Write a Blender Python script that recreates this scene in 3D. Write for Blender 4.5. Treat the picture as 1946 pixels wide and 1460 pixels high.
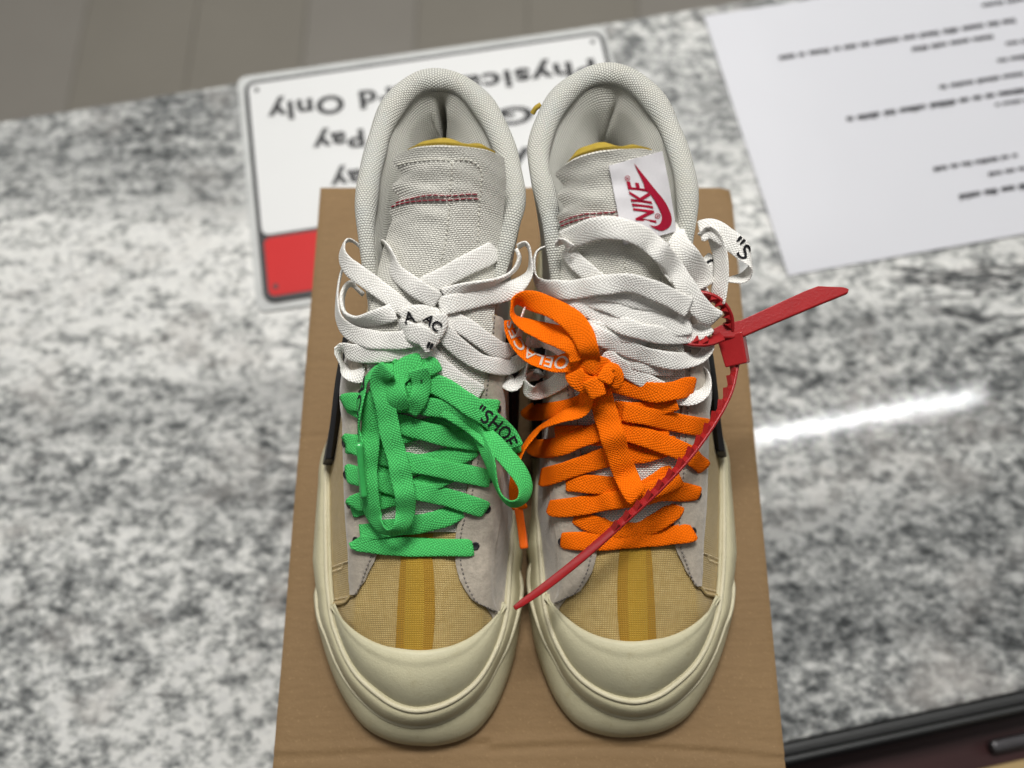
import bpy, math, random
import numpy as np
from mathutils import Vector
from mathutils.bvhtree import BVHTree
for o in list(bpy.data.objects): bpy.data.objects.remove(o)
random.seed(4); rng = np.random.default_rng(4)
SC = bpy.context.scene; COL = SC.collection
def V(*a): return np.array(a, float)

# ------------------------------------------------------------------ camera, light, exposure
FPX = 1700.0; PITCH = math.atan(4806 / FPX)
CAM = V(-0.00848, -0.30015, 0.48184)
FW = V(0, math.cos(PITCH), -math.sin(PITCH)); DN = V(0, -math.sin(PITCH), -math.cos(PITCH)); RX = V(1, 0, 0)
cd = bpy.data.cameras.new('camera'); cam = bpy.data.objects.new('camera', cd); COL.objects.link(cam)
cam.location = CAM; cam.rotation_euler = (math.pi / 2 - PITCH, 0, 0)
cd.sensor_width = 36; cd.lens = FPX / 1946 * 36; cd.clip_start = 0.01; cd.clip_end = 50
cd.dof.use_dof = True; cd.dof.focus_distance = 0.405; cd.dof.aperture_fstop = cd.lens / 7.4
SC.camera = cam
ZC = -0.13                                    # counter top below the box lid (lid top is z = 0)
ZFLOOR = ZC - 0.92
def ray(px, py): return FW + RX * (px - 973) / FPX + DN * (py - 730) / FPX
def unp(px, py, z):
    d = ray(px, py); return CAM + d * (z - CAM[2]) / d[2]

w = bpy.data.worlds.new('World'); SC.world = w; w.use_nodes = True
w.node_tree.nodes['Background'].inputs[0].default_value = (1.0, 0.985, 0.96, 1)
w.node_tree.nodes['Background'].inputs[1].default_value = 0.075
def area(name, loc, target, sx, sy, power, col=(1, 1, 1), rz=None):
    l = bpy.data.lights.new(name, 'AREA'); l.shape = 'RECTANGLE'; l.size = sx; l.size_y = sy; l.energy = power; l.color = col
    o = bpy.data.objects.new(name, l); COL.objects.link(o); o.location = loc
    d = Vector(target) - Vector(loc)
    o.rotation_euler = d.to_track_quat('-Z', 'Y').to_euler() if rz is None else (0, 0, rz)
    return o
CA = math.radians(11.3)                       # the counter runs at this angle to the box
# ceiling panels of the shop, behind and above the shoes
area('ceiling_panel', (0.05, 1.15, 1.55), (0, -0.1, 0), 1.7, 0.9, 8, (1.0, 0.985, 0.95), CA)
area('ceiling_panel', (0.0, 0.38, 1.55), (0, -0.1, 0), 0.55, 0.35, 27, (1.0, 0.985, 0.955), CA)
area('ceiling_panel', (-2.7, 0.0, 1.9), (0, -0.1, 0), 0.8, 1.4, 13, (1.0, 0.98, 0.95))
area('ceiling_panel', (2.7, 0.2, 1.9), (0, -0.1, 0), 0.8, 1.4, 9, (1.0, 0.98, 0.95))
# the narrow strip lamp that mirrors in the polished stone
def mirror_up(px, py, z):
    p = unp(px, py, ZC); d = p - CAM; d = V(d[0], d[1], -d[2]); return p + d * (z - ZC) / d[2]
m0 = mirror_up(1380, 842, 1.9); m1 = mirror_up(1862, 752, 1.9); mc = (m0 + m1) / 2; md = m1 - m0
area('strip_lamp', tuple(mc), (0, 0, 0), float(np.linalg.norm(md)), 0.010, 3.2, (1, 1, 1), math.atan2(md[1], md[0]))
SC.view_settings.view_transform = 'Standard'; SC.view_settings.look = 'None'
SC.view_settings.exposure = 0.0; SC.view_settings.gamma = 1
SC.render.engine = 'CYCLES'

# ------------------------------------------------------------------ helpers
def cr(pts, n, closed=False):
    """Catmull-Rom through pts (k,d), n samples (uniform in control index)."""
    P = np.asarray(pts, float); k = len(P)
    ts = np.linspace(0, k if closed else k - 1, n, endpoint=not closed)
    return crt(P, ts, closed)
def crt(P, ts, closed=False):
    P = np.asarray(P, float); k = len(P); out = []
    for t in np.atleast_1d(ts):
        if closed:
            i = int(math.floor(t)) % k; f = t - math.floor(t); a, b, c, d = P[(i - 1) % k], P[i], P[(i + 1) % k], P[(i + 2) % k]
        else:
            i = min(max(int(math.floor(t)), 0), k - 2); f = t - i
            b, c = P[i], P[i + 1]; a = P[i - 1] if i > 0 else 2 * b - c; d = P[i + 2] if i + 2 < k else 2 * c - b
        out.append(0.5 * ((2 * b) + (c - a) * f + (2 * a - 5 * b + 4 * c - d) * f * f + (3 * b - a - 3 * c + d) * f ** 3))
    return np.array(out)
def resamp(pts, n, closed=False):
    """dense Catmull-Rom, then n samples even in arc length"""
    D = cr(pts, len(pts) * 12, closed)
    if closed: D = np.vstack([D, D[:1]])
    s = np.r_[0, np.cumsum(np.linalg.norm(np.diff(D, axis=0), axis=1))]
    q = np.linspace(0, s[-1], n, endpoint=not closed)
    return np.stack([np.interp(q, s, D[:, j]) for j in range(D.shape[1])], 1)
def nrm(v):
    v = np.asarray(v, float); return v / (np.linalg.norm(v, axis=-1, keepdims=True) + 1e-12)
def pw(l, dz=0.0): return np.array([unp(a, b, c + dz) for a, b, c in l])

def link(name, me, mat, parent=None, smooth=True):
    o = bpy.data.objects.new(name, me); COL.objects.link(o)
    if mat is not None: me.materials.append(mat)
    if smooth:
        for p in me.polygons: p.use_smooth = True
    if parent is not None: o.parent = parent
    return o
def mesh(name, vs, fs, mat, parent=None, uv=None, smooth=True):
    me = bpy.data.meshes.new(name); me.from_pydata([tuple(map(float, v)) for v in vs], [], fs)
    if uv is not None:
        l = me.uv_layers.new(name='UVMap')
        for lp in me.loops: l.data[lp.index].uv = uv[lp.vertex_index]
    me.update()
    return link(name, me, mat, parent, smooth)
def gridf(nu, nv, cu=False, cv=False):
    f = []
    for i in range(nu if cu else nu - 1):
        for j in range(nv if cv else nv - 1):
            a, b = i * nv + j, i * nv + (j + 1) % nv; c, d = ((i + 1) % nu) * nv + (j + 1) % nv, ((i + 1) % nu) * nv + j
            f.append((a, b, c, d))
    return f
def griduv(G):
    nu, nv = G.shape[:2]
    du = np.zeros((nu, nv)); dv = np.zeros((nu, nv))
    du[1:] = np.cumsum(np.linalg.norm(np.diff(G, axis=0), axis=2), 0); dv[:, 1:] = np.cumsum(np.linalg.norm(np.diff(G, axis=1), axis=2), 1)
    dv = dv - dv[:, nv // 2:nv // 2 + 1]
    um = du.mean(1, keepdims=True) + 0 * du
    return np.stack([dv, um], 2).reshape(-1, 2)
def gnorm(G):
    du = np.gradient(G, axis=0); dv = np.gradient(G, axis=1); return nrm(np.cross(du, dv))
def sheet(name, G, mat, parent, th=0.0, up=None, flip=False, uv=None):
    """a grid surface with real thickness th laid below it (closed edges)"""
    nu, nv = G.shape[:2]; N = gnorm(G)
    ref = V(0, 0, 1) if up is None else up
    if (N * ref).sum(2).mean() < 0: N = -N
    if flip: N = -N
    vs = G.reshape(-1, 3); fs = gridf(nu, nv); U = griduv(G) if uv is None else uv
    if th:
        n0 = len(vs); vs = np.vstack([vs, (G - N * th).reshape(-1, 3)]); fs = fs + [tuple(n0 + i for i in reversed(f)) for f in fs]
        def q(a, b): fs.append((a, b, n0 + b, n0 + a))
        for j in range(nv - 1): q(j + 1, j); q((nu - 1) * nv + j, (nu - 1) * nv + j + 1)
        for i in range(nu - 1): q(i * nv, (i + 1) * nv); q((i + 1) * nv + nv - 1, i * nv + nv - 1)
        U = np.vstack([U, U])
    o = mesh(name, vs, fs, mat, parent, U)
    fixn(o.data)
    if th: o.data.set_sharp_from_angle(angle=1.25)
    return o
import bmesh
def fixn(me):
    b = bmesh.new(); b.from_mesh(me); bmesh.ops.recalc_face_normals(b, faces=b.faces); b.to_mesh(me); b.free()
def bev(o, wd=0.001, seg=2, ang=0.7):
    m = o.modifiers.new('bevel', 'BEVEL'); m.width = wd; m.segments = seg; m.limit_method = 'ANGLE'; m.angle_limit = ang
    return o
def slab(name, c, ex, ey, sx, sy, z0, z1, mat, parent=None, bw=0.002, r=0.0):
    """box with axes ex, ey, its corner at c"""
    if r:
        pts = []
        for (qx, qy, a0) in ((sx - r, r, -90), (sx - r, sy - r, 0), (r, sy - r, 90), (r, r, 180)):
            for k in range(7):
                a = math.radians(a0 + 15 * k); pts.append((qx + r * math.cos(a), qy + r * math.sin(a)))
    else: pts = [(0, 0), (sx, 0), (sx, sy), (0, sy)]
    vs = [c + ex * x + ey * y for x, y in pts]; n = len(pts)
    A = [V(v[0], v[1], z0) for v in vs] + [V(v[0], v[1], z1) for v in vs]
    fs = [tuple(range(n - 1, -1, -1)), tuple(range(n, 2 * n))] + [(i, (i + 1) % n, n + (i + 1) % n, n + i) for i in range(n)]
    o = mesh(name, A, fs, mat, parent, smooth=False); fixn(o.data)
    if bw: bev(o, bw)
    return o
def empty(name, loc, label, cat, group=None):
    o = bpy.data.objects.new(name, None); COL.objects.link(o); o.location = loc; o.empty_display_size = 0.02
    o['label'] = label; o['category'] = cat
    if group: o['group'] = group
    return o
def adopt(root):
    """children were built in world coordinates"""
    bpy.context.view_layer.update()
    for c in root.children: c.matrix_parent_inverse = root.matrix_world.inverted()

# ------------------------------------------------------------------ materials
class NT:
    def __init__(s, name):
        s.m = bpy.data.materials.new(name); s.m.use_nodes = True; s.t = s.m.node_tree; s.b = s.t.nodes['Principled BSDF']
    def n(s, typ, **kw):
        x = s.t.nodes.new(typ)
        for k, v in kw.items():
            if hasattr(x, k): setattr(x, k, v)
            else: x.inputs[k].default_value = v
        return x
    def l(s, a, b): s.t.links.new(a, b)
    def m_(s, op, a, b=None, c=None):
        x = s.t.nodes.new('ShaderNodeMath'); x.operation = op
        for i, v in enumerate((a, b, c)):
            if v is None: continue
            if isinstance(v, (int, float)): x.inputs[i].default_value = v
            else: s.l(v, x.inputs[i])
        return x.outputs[0]
    def uv(s):
        x = s.n('ShaderNodeSeparateXYZ'); s.l(s.n('ShaderNodeUVMap').outputs[0], x.inputs[0]); return x.outputs[0], x.outputs[1]
    def noise(s, scale, detail=4, rough=0.55, vec=None, **kw):
        x = s.n('ShaderNodeTexNoise'); x.inputs['Scale'].default_value = scale; x.inputs['Detail'].default_value = detail; x.inputs['Roughness'].default_value = rough
        if vec is None:
            t = s.n('ShaderNodeTexCoord'); vec = t.outputs['Object']
        s.l(vec, x.inputs['Vector']); return x.outputs['Fac']
    def ramp(s, fac, stops, interp='LINEAR'):
        x = s.n('ShaderNodeValToRGB'); x.color_ramp.interpolation = interp
        e = x.color_ramp.elements
        while len(e) < len(stops): e.new(0.5)
        for i, (p, c) in enumerate(stops):
            e[i].position = p; e[i].color = tuple(c) + (1,) if len(c) == 3 else c
        s.l(fac, x.inputs[0]); return x.outputs[0]
    def mix(s, fac, a, b, mode='MIX'):
        x = s.t.nodes.new('ShaderNodeMix'); x.data_type = 'RGBA'; x.blend_type = mode
        for sock, v in ((x.inputs[0], fac), (x.inputs[6], a), (x.inputs[7], b)):
            if isinstance(v, (int, float)): sock.default_value = v
            elif isinstance(v, tuple): sock.default_value = v + (1,) if len(v) == 3 else v
            else: s.l(v, sock)
        return x.outputs[2]
    def bump(s, h, dist, strength=1.0, prev=None):
        x = s.n('ShaderNodeBump'); x.inputs['Distance'].default_value = dist; x.inputs['Strength'].default_value = strength
        s.l(h, x.inputs['Height'])
        if prev is not None: s.l(prev, x.inputs['Normal'])
        return x.outputs[0]
    def fin(s, col=None, rough=None, nor=None, sheen=0, spec=None, coat=0):
        for k, v in (('Base Color', col), ('Roughness', rough), ('Normal', nor)):
            if v is None: continue
            if isinstance(v, tuple): s.b.inputs[k].default_value = v + (1,)
            elif isinstance(v, (int, float)): s.b.inputs[k].default_value = v
            else: s.l(v, s.b.inputs[k])
        if sheen: s.b.inputs['Sheen Weight'].default_value = sheen; s.b.inputs['Sheen Roughness'].default_value = 0.5
        if spec is not None: s.b.inputs['Specular IOR Level'].default_value = spec
        if coat: s.b.inputs['Coat Weight'].default_value = coat; s.b.inputs['Coat Roughness'].default_value = 0.1
        return s.m
def sc(c, k): return tuple(min(1, x * k) for x in c)

def m_knit(name, col, cx=0.0013, cy=0.0011, dark=0.5, depth=0.0005, rough=0.85, stain=None, dirt=0.25, sheen=0.2):
    t = NT(name); x, y = t.uv()
    wob = t.noise(90, 2)
    x = t.m_('ADD', x, t.m_('MULTIPLY', t.m_('SUBTRACT', wob, 0.5), 0.0012))
    Y = t.m_('DIVIDE', y, cy); row = t.m_('FLOOR', Y)
    X = t.m_('ADD', t.m_('DIVIDE', x, cx), t.m_('MULTIPLY', t.m_('MODULO', row, 2.0), 0.5))
    h = t.m_('MULTIPLY', t.m_('ABSOLUTE', t.m_('SINE', t.m_('MULTIPLY', X, math.pi))), t.m_('ABSOLUTE', t.m_('SINE', t.m_('MULTIPLY', Y, math.pi))))
    h = t.m_('POWER', h, 0.6)
    big = t.noise(38, 4, 0.6)
    c = t.mix(h, sc(col, dark), col)
    c = t.mix(t.m_('MULTIPLY', t.ramp(big, [(0.45, (0, 0, 0)), (0.75, (1, 1, 1))]), dirt), c, stain or sc(col, 0.72))
    return t.fin(c, rough, t.bump(h, depth, 0.9), sheen=sheen, spec=0.25)
def m_lace(name, col, dark=0.55, shade2=None, dirt=0.0, dirtcol=(0.3, 0.28, 0.22)):
    t = NT(name); x, y = t.uv()                # x across, y along
    a = t.m_('MULTIPLY', t.m_('ABSOLUTE', x), 0.75)
    wob = t.m_('MULTIPLY', t.noise(260, 2), 0.0005)
    Y = t.m_('DIVIDE', t.m_('ADD', t.m_('ADD', y, a), wob), 0.0013)
    X = t.m_('DIVIDE', t.m_('ADD', t.m_('ABSOLUTE', x), t.m_('MULTIPLY', y, -0.45)), 0.0013)
    h = t.m_('MULTIPLY', t.m_('POWER', t.m_('ABSOLUTE', t.m_('SINE', t.m_('MULTIPLY', Y, math.pi))), 0.7), t.m_('POWER', t.m_('ABSOLUTE', t.m_('SINE', t.m_('MULTIPLY', X, math.pi))), 0.45))
    c = t.mix(h, sc(col, dark), col)
    big = t.noise(60, 3, 0.6)
    c = t.mix(t.m_('MULTIPLY', t.ramp(big, [(0.4, (0, 0, 0)), (0.72, (1, 1, 1))]), 0.25), c, shade2 or sc(col, 0.8))
    if dirt: c = t.mix(t.m_('MULTIPLY', t.ramp(t.noise(150, 4, 0.7), [(0.55, (0, 0, 0)), (0.8, (1, 1, 1))]), dirt), c, dirtcol)
    return t.fin(c, 0.8, t.bump(h, 0.00034, 0.85), sheen=0.0, spec=0.12)
def m_suede(name, col):
    t = NT(name)
    n = t.noise(900, 3, 0.7); b = t.noise(45, 5, 0.65); p = t.noise(190, 5, 0.75)
    c = t.mix(t.ramp(b, [(0.35, (0, 0, 0)), (0.7, (1, 1, 1))]), sc(col, 0.8), sc(col, 1.15))
    c = t.mix(t.m_('MULTIPLY', t.ramp(p, [(0.40, (1, 1, 1)), (0.6, (0, 0, 0))]), 0.6), c, sc(col, 0.62))
    return t.fin(c, 0.95, t.bump(n, 0.0006, 0.5, t.bump(p, 0.0008, 0.5)), sheen=0.5, spec=0.1)
def m_rubber(name, col, rough=0.5):
    t = NT(name)
    b = t.noise(30, 5, 0.65); f = t.noise(1100, 3, 0.7); s = t.noise(140, 4, 0.7)
    c = t.mix(t.ramp(b, [(0.3, (0, 0, 0)), (0.75, (1, 1, 1))]), sc(col, 0.9), sc(col, 1.05))
    c = t.mix(t.m_('MULTIPLY', t.ramp(s, [(0.56, (0, 0, 0)), (0.76, (1, 1, 1))]), 0.34), c, (col[0] * 0.62, col[1] * 0.55, col[2] * 0.4))
    r = t.ramp(b, [(0.3, (rough + 0.12,) * 3), (0.7, (rough - 0.06,) * 3)])
    return t.fin(c, r, t.bump(f, 0.0005, 0.5, t.bump(b, 0.002, 0.25)), spec=0.4)
def m_plain(name, col, rough=0.5, spec=0.5, var=0.1, scale=60, bump=0.0, coat=0, metal=0):
    t = NT(name); b = t.noise(scale, 4, 0.6)
    c = t.mix(b, sc(col, 1 - var), sc(col, 1 + var))
    nor = t.bump(t.noise(scale * 8, 3), bump, 0.5) if bump else None
    t.b.inputs['Metallic'].default_value = metal
    return t.fin(c, rough, nor, spec=spec, coat=coat)
def m_tanmesh(name, col, hi):
    t = NT(name); x, y = t.uv(); s = 0.00115
    wob = t.m_('MULTIPLY', t.noise(70, 2), 0.0015)
    X = t.m_('SINE', t.m_('MULTIPLY', t.m_('ADD', x, wob), math.pi / s)); Y = t.m_('SINE', t.m_('MULTIPLY', y, math.pi / (s * 0.9)))
    h = t.m_('POWER', t.m_('MULTIPLY', t.m_('ABSOLUTE', X), t.m_('ABSOLUTE', Y)), 0.8)
    big = t.ramp(t.noise(300, 3, 0.7), [(0.35, (0, 0, 0)), (0.65, (1, 1, 1))])
    c = t.mix(t.m_('MULTIPLY', h, t.m_('ADD', t.m_('MULTIPLY', big, 0.6), 0.35)), col, hi)
    c = t.mix(t.m_('MULTIPLY', t.noise(40, 3), 0.35), c, sc(col, 0.8))
    return t.fin(c, 0.65, t.bump(h, 0.0004, 0.7), sheen=0.2, spec=0.35)
MT = {}
MT['rubber'] = m_rubber('cream_rubber', (0.545, 0.51, 0.345), 0.42)
MT['foxing'] = m_rubber('cream_foxing', (0.56, 0.515, 0.34), 0.5)
MT['bead'] = m_rubber('cream_bead', (0.62, 0.57, 0.40), 0.5)
MT['mesh'] = m_tanmesh('tan_mesh', (0.41, 0.275, 0.082), (0.68, 0.525, 0.24))
MT['mustard'] = m_tanmesh('mustard_mesh', (0.36, 0.185, 0.008), (0.43, 0.25, 0.02))
MT['mustard2'] = m_tanmesh('mustard_overlay', (0.42, 0.24, 0.012), (0.50, 0.31, 0.035))
MT['foam'] = m_plain('mustard_foam', (0.42, 0.30, 0.05), 0.95, 0.1, 0.2, 500, 0.0006)
MT['suede'] = m_suede('grey_suede', (0.49, 0.43, 0.35))
MT['collar'] = m_knit('collar_fabric', (0.74, 0.73, 0.655), 0.0014, 0.0011, 0.52, 0.0006, stain=(0.50, 0.54, 0.55), dirt=0.5)
MT['lining'] = m_knit('lining_fabric', (0.70, 0.69, 0.615), 0.00125, 0.0010, 0.58, 0.0004)
MT['tongue'] = m_knit('tongue_fabric', (0.88, 0.86, 0.775), 0.0016, 0.0009, 0.58, 0.0006, 0.6)
MT['leather'] = m_plain('white_leather', (0.70, 0.70, 0.67), 0.5, 0.4, 0.05, 90, 0.0003)
MT['swoosh'] = m_plain('black_swoosh', (0.016, 0.016, 0.018), 0.55, 0.4, 0.2, 300, 0.0003)
MT['white'] = m_lace('white_lace', (0.93, 0.91, 0.86), 0.80, (0.88, 0.865, 0.81))
MT['green'] = m_lace('green_lace', (0.10, 0.66, 0.17), 0.57, (0.07, 0.54, 0.13), 0.0)
MT['orange'] = m_lace('orange_lace', (1.0, 0.175, 0.0), 0.76, (1.0, 0.15, 0.0))
MT['ink'] = m_plain('black_ink', (0.012, 0.012, 0.014), 0.8, 0.2, 0.2, 600)
MT['greyink'] = m_plain('pale_grey_ink', (0.58, 0.52, 0.46), 0.7, 0.2, 0.15, 900)
MT['greenclear'] = m_plain('green_aglet_film', (0.05, 0.42, 0.10), 0.25, 0.5, 0.1, 200)
MT['orangeclear'] = m_plain('orange_aglet_film', (0.85, 0.13, 0.005), 0.25, 0.5, 0.1, 200)
MT['thread'] = m_plain('grey_thread', (0.42, 0.39, 0.36), 0.8, 0.2)
MT['tanthread'] = m_plain('tan_thread', (0.62, 0.52, 0.33), 0.8, 0.2)
MT['dark'] = m_plain('dark_thread', (0.09, 0.085, 0.085), 0.9, 0.1)
MT['thread2'] = m_plain('suede_thread', (0.22, 0.20, 0.185), 0.9, 0.1)
MT['palethread'] = m_plain('pale_thread', (0.72, 0.70, 0.62), 0.8, 0.2)
MT['redthread'] = m_plain('crimson_thread', (0.30, 0.006, 0.03), 0.7, 0.2)
MT['crimson'] = m_plain('crimson_weave', (0.40, 0.008, 0.035), 0.75, 0.2, 0.12, 900, 0.0002)
MT['tag'] = m_plain('white_satin', (0.78, 0.76, 0.78), 0.55, 0.3, 0.05, 900, 0.0002)
MT['eyelet'] = m_plain('dark_eyelet', (0.02, 0.02, 0.022), 0.5, 0.4)
MT['tie'] = m_plain('red_plastic', (0.34, 0.014, 0.016), 0.33, 0.5, 0.15, 120, 0.0002)

# ------------------------------------------------------------------ the setting: counter, floor
def m_granite():
    t = NT('granite'); tc = t.n('ShaderNodeTexCoord'); o = tc.outputs['Object']
    def mp(rot, s):
        m = t.n('ShaderNodeMapping'); m.inputs['Rotation'].default_value = (0, 0, rot); m.inputs['Scale'].default_value = s
        t.l(o, m.inputs['Vector']); return m.outputs[0]
    st = mp(-0.28, (0.72, 1.0, 1.0))
    fine = t.noise(190, 4, 0.65, st); mid = t.noise(70, 5, 0.62, st); big = t.noise(5.0, 4, 0.55, mp(-0.28, (0.45, 1.3, 1)))
    v = t.m_('ADD', t.m_('MULTIPLY', fine, 0.80), t.m_('ADD', t.m_('MULTIPLY', mid, 0.85), t.m_('MULTIPLY', big, 0.65)))
    v = t.m_('MULTIPLY', v, 0.8)
    c = t.ramp(v, [(0.73, (0.10, 0.105, 0.105)), (0.82, (0.25, 0.257, 0.255)), (0.90, (0.43, 0.438, 0.425)), (0.99, (0.70, 0.70, 0.68))])
    warm = t.ramp(t.noise(20, 4, 0.6, st), [(0.52, (0, 0, 0)), (0.72, (1, 1, 1))])
    c = t.mix(t.m_('MULTIPLY', warm, 0.55), c, (0.56, 0.53, 0.50))
    # dark mineral flecks and short veins
    fl = t.noise(70, 4, 0.6, mp(-0.35, (0.5, 1.5, 1))); gate = t.ramp(t.noise(7, 3, 0.6, st), [(0.42, (0, 0, 0)), (0.6, (1, 1, 1))])
    fm = t.m_('MULTIPLY', t.ramp(fl, [(0.59, (0, 0, 0)), (0.68, (1, 1, 1))]), gate)
    c = t.mix(t.m_('MULTIPLY', fm, 0.9), c, (0.035, 0.038, 0.042))
    ve = t.noise(9, 5, 0.6, mp(-0.42, (0.35, 1.6, 1)))
    vm = t.ramp(t.m_('ABSOLUTE', t.m_('SUBTRACT', ve, 0.5)), [(0.0, (1, 1, 1)), (0.022, (0, 0, 0))])
    vg = t.ramp(t.noise(6.5, 2, 0.5, mp(0.2, (0.8, 1, 1))), [(0.52, (0, 0, 0)), (0.62, (1, 1, 1))])
    c = t.mix(t.m_('MULTIPLY', t.m_('MULTIPLY', vm, vg), 0.92), c, (0.02, 0.022, 0.026))
    sk = t.ramp(t.noise(4.2, 4, 0.6, mp(-0.24, (0.32, 2.1, 1))), [(0.38, (0.45, 0.46, 0.47)), (0.54, (1, 1, 1))])
    vo = t.n('ShaderNodeTexVoronoi'); vo.inputs['Scale'].default_value = 260; t.l(st, vo.inputs['Vector'])
    gr = t.n('ShaderNodeSeparateColor'); t.l(vo.outputs['Color'], gr.inputs[0])
    c = t.mix(0.40, c, t.ramp(gr.outputs[0], [(0.0, (0.55, 0.56, 0.57)), (0.35, (0.95, 0.95, 0.94)), (1.0, (1.15, 1.14, 1.11))]), 'MULTIPLY')
    c = t.mix(0.72, c, sk, 'MULTIPLY')
    return t.fin(c, 0.07, spec=0.55)
ex = V(math.cos(CA), math.sin(CA), 0); ey = V(-math.sin(CA), math.cos(CA), 0)
pb = unp(600, 132, ZC); pf = unp(1700, 1367, ZC)
depth = float((pb - pf) @ ey)
c0 = pf - ex * 1.3
ct = slab('counter_top', V(c0[0], c0[1], 0), ex, ey, 2.4, depth, ZC - 0.03, ZC, m_granite(), None, 0.003)
ct['kind'] = 'structure'
# floor far below, wide grey planks running away from the counter
MT['plank'] = m_plain('grey_plank', (0.33, 0.305, 0.26), 0.5, 0.4, 0.12, 3)
MT['joint'] = m_plain('floor_joint', (0.27, 0.25, 0.215), 0.8, 0.2)
fl = slab('floor', V(-3, -2, 0), V(1, 0, 0), V(0, 1, 0), 6, 6, ZFLOOR - 0.05, ZFLOOR - 0.006, MT['joint'], None, 0)
fl['kind'] = 'structure'
fx = V(math.cos(0.0), math.sin(0.0), 0); fy = V(0, 1, 0)
for i in range(20):
    for j in range(4):
        p = slab('floor_plank', V(-2.325 + i * 0.235, -0.55 + j * 1.25 + (0.62 if i % 2 else 0) - 0.8, 0), fx, fy, 0.2335, 1.2485, ZFLOOR - 0.02, ZFLOOR, MT['plank'] if (i * 7 + j) % 3 else m_plain('grey_plank_worn', (0.335 + 0.01 * (i % 3), 0.31 + 0.01 * (i % 3), 0.27 + 0.011 * (i % 3)), 0.5, 0.4, 0.12, 3), fl, 0.0015)
# ------------------------------------------------------------------ open drawer unit under the counter's front edge
MT['blacktrim'] = m_plain('black_trim', (0.018, 0.018, 0.02), 0.4, 0.5, 0.2, 40)
MT['charcoal'] = m_plain('charcoal_trim', (0.035, 0.036, 0.036), 0.45, 0.5, 0.2, 40)
MT['darkred'] = m_plain('dark_red_laminate', (0.035, 0.008, 0.008), 0.45, 0.5, 0.3, 20)
MT['steel'] = m_plain('brushed_steel', (0.10, 0.095, 0.10), 0.45, 0.5, 0.1, 60, metal=0.8)
MT['beige'] = m_plain('beige_tray', (0.42, 0.30, 0.14), 0.7, 0.3, 0.1, 30)
cab = empty('drawer_unit', tuple(pf - ey * 0.03 + V(0, 0, -0.4)), 'black drawer unit with dark red drawer below the front edge of the counter', 'drawer unit')
def bar(name, d0, d1, z0, z1, mat, x0=0.0, x1=1.5, bw=0.002):
    c = pf - ex * 0.6 + ex * x0 - ey * d1
    return slab(name, V(c[0], c[1], 0), ex, ey, x1 - x0, d1 - d0, z0, z1, mat, cab, bw)
bar('edge_trim', 0.0005, 0.0085, ZC - 0.03, ZC - 0.006, MT['charcoal'], bw=0.003)
bar('bumper_strip', 0.009, 0.0125, ZC - 0.03, ZC - 0.008, MT['steel' if 0 else 'charcoal'], bw=0.0015)
bar('cabinet_front', 0.0005, 0.0175, ZC - 0.60, ZC - 0.031, MT['blacktrim'])
dr = bar('drawer', 0.018, 0.075, ZC - 0.30, ZC - 0.05, MT['darkred'])
for a, b in ((0.46, 0.476), (0.675, 1.2)):
    bar('drawer_handle', 0.030, 0.0385, ZC - 0.049, ZC - 0.040, MT['steel'], a, b, 0.003)
bar('paper_tray', 0.046, 0.16, ZC - 0.049, ZC - 0.044, MT['beige'], 0.66, 1.3)
adopt(cab)

# ------------------------------------------------------------------ text helper
def text_mesh(body, size=1.0, offset=0.0, shear=0.0, spacing=1.0):
    c = bpy.data.curves.new('t', 'FONT'); c.body = body; c.size = size; c.offset = offset; c.shear = shear; c.space_character = spacing; c.resolution_u = 3
    o = bpy.data.objects.new('t', c); COL.objects.link(o)
    me = o.evaluated_get(bpy.context.evaluated_depsgraph_get()).to_mesh()
    vs = np.array([v.co[:] for v in me.vertices]); fs = [tuple(p.vertices) for p in me.polygons]
    o.to_mesh_clear(); bpy.data.objects.remove(o); bpy.data.curves.remove(c)
    return vs[:, :2], fs
# ------------------------------------------------------------------ the counter sign, lying upside down behind the box
MT['signwhite'] = m_plain('sign_white', (0.66, 0.665, 0.66), 0.35, 0.5, 0.03, 10)
MT['signblack'] = m_plain('sign_black', (0.02, 0.02, 0.022), 0.4, 0.5, 0.1, 30)
MT['signred'] = m_plain('sign_red', (0.52, 0.022, 0.022), 0.5, 0.2, 0.05, 30)
MT['acrylic'] = m_plain('acrylic_edge', (0.50, 0.51, 0.50), 0.25, 0.6, 0.25, 30)
s1 = unp(466, 163, ZC); s2 = unp(1143, 66, ZC); s3 = unp(524, 578, ZC)
su = nrm(s2 - s1); sv = nrm(s3 - s1); sv = nrm(sv - su * (sv @ su)); SW = float(np.linalg.norm(s2 - s1)); SH = float((s3 - s1) @ sv)
sg = empty('sign', tuple(s1), 'white metal counter sign with black text and red band, lying upside down behind the box', 'sign')
slab('acrylic_backing', s1 - su * 0.006 - sv * 0.008, su, sv, SW + 0.010, SH + 0.014, ZC + 0.0003, ZC + 0.002, MT['acrylic'], sg, 0.0005, 0.008)
slab('sign_plate', s1, su, sv, SW, SH, ZC + 0.0021, ZC + 0.0045, MT['signblack'], sg, 0.0006, 0.009)
hw = SH * 0.725
slab('white_panel', s1 + su * 0.0035 + sv * 0.0035, su, sv, SW - 0.007, hw - 0.005, ZC + 0.0043, ZC + 0.0049, MT['signwhite'], sg, 0, 0.006)
slab('red_band', s1 + su * 0.0045 + sv * (hw + 0.0015), su, sv, SW - 0.009, SH - hw - 0.006, ZC + 0.0043, ZC + 0.0049, MT['signred'], sg, 0, 0.005)
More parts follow.
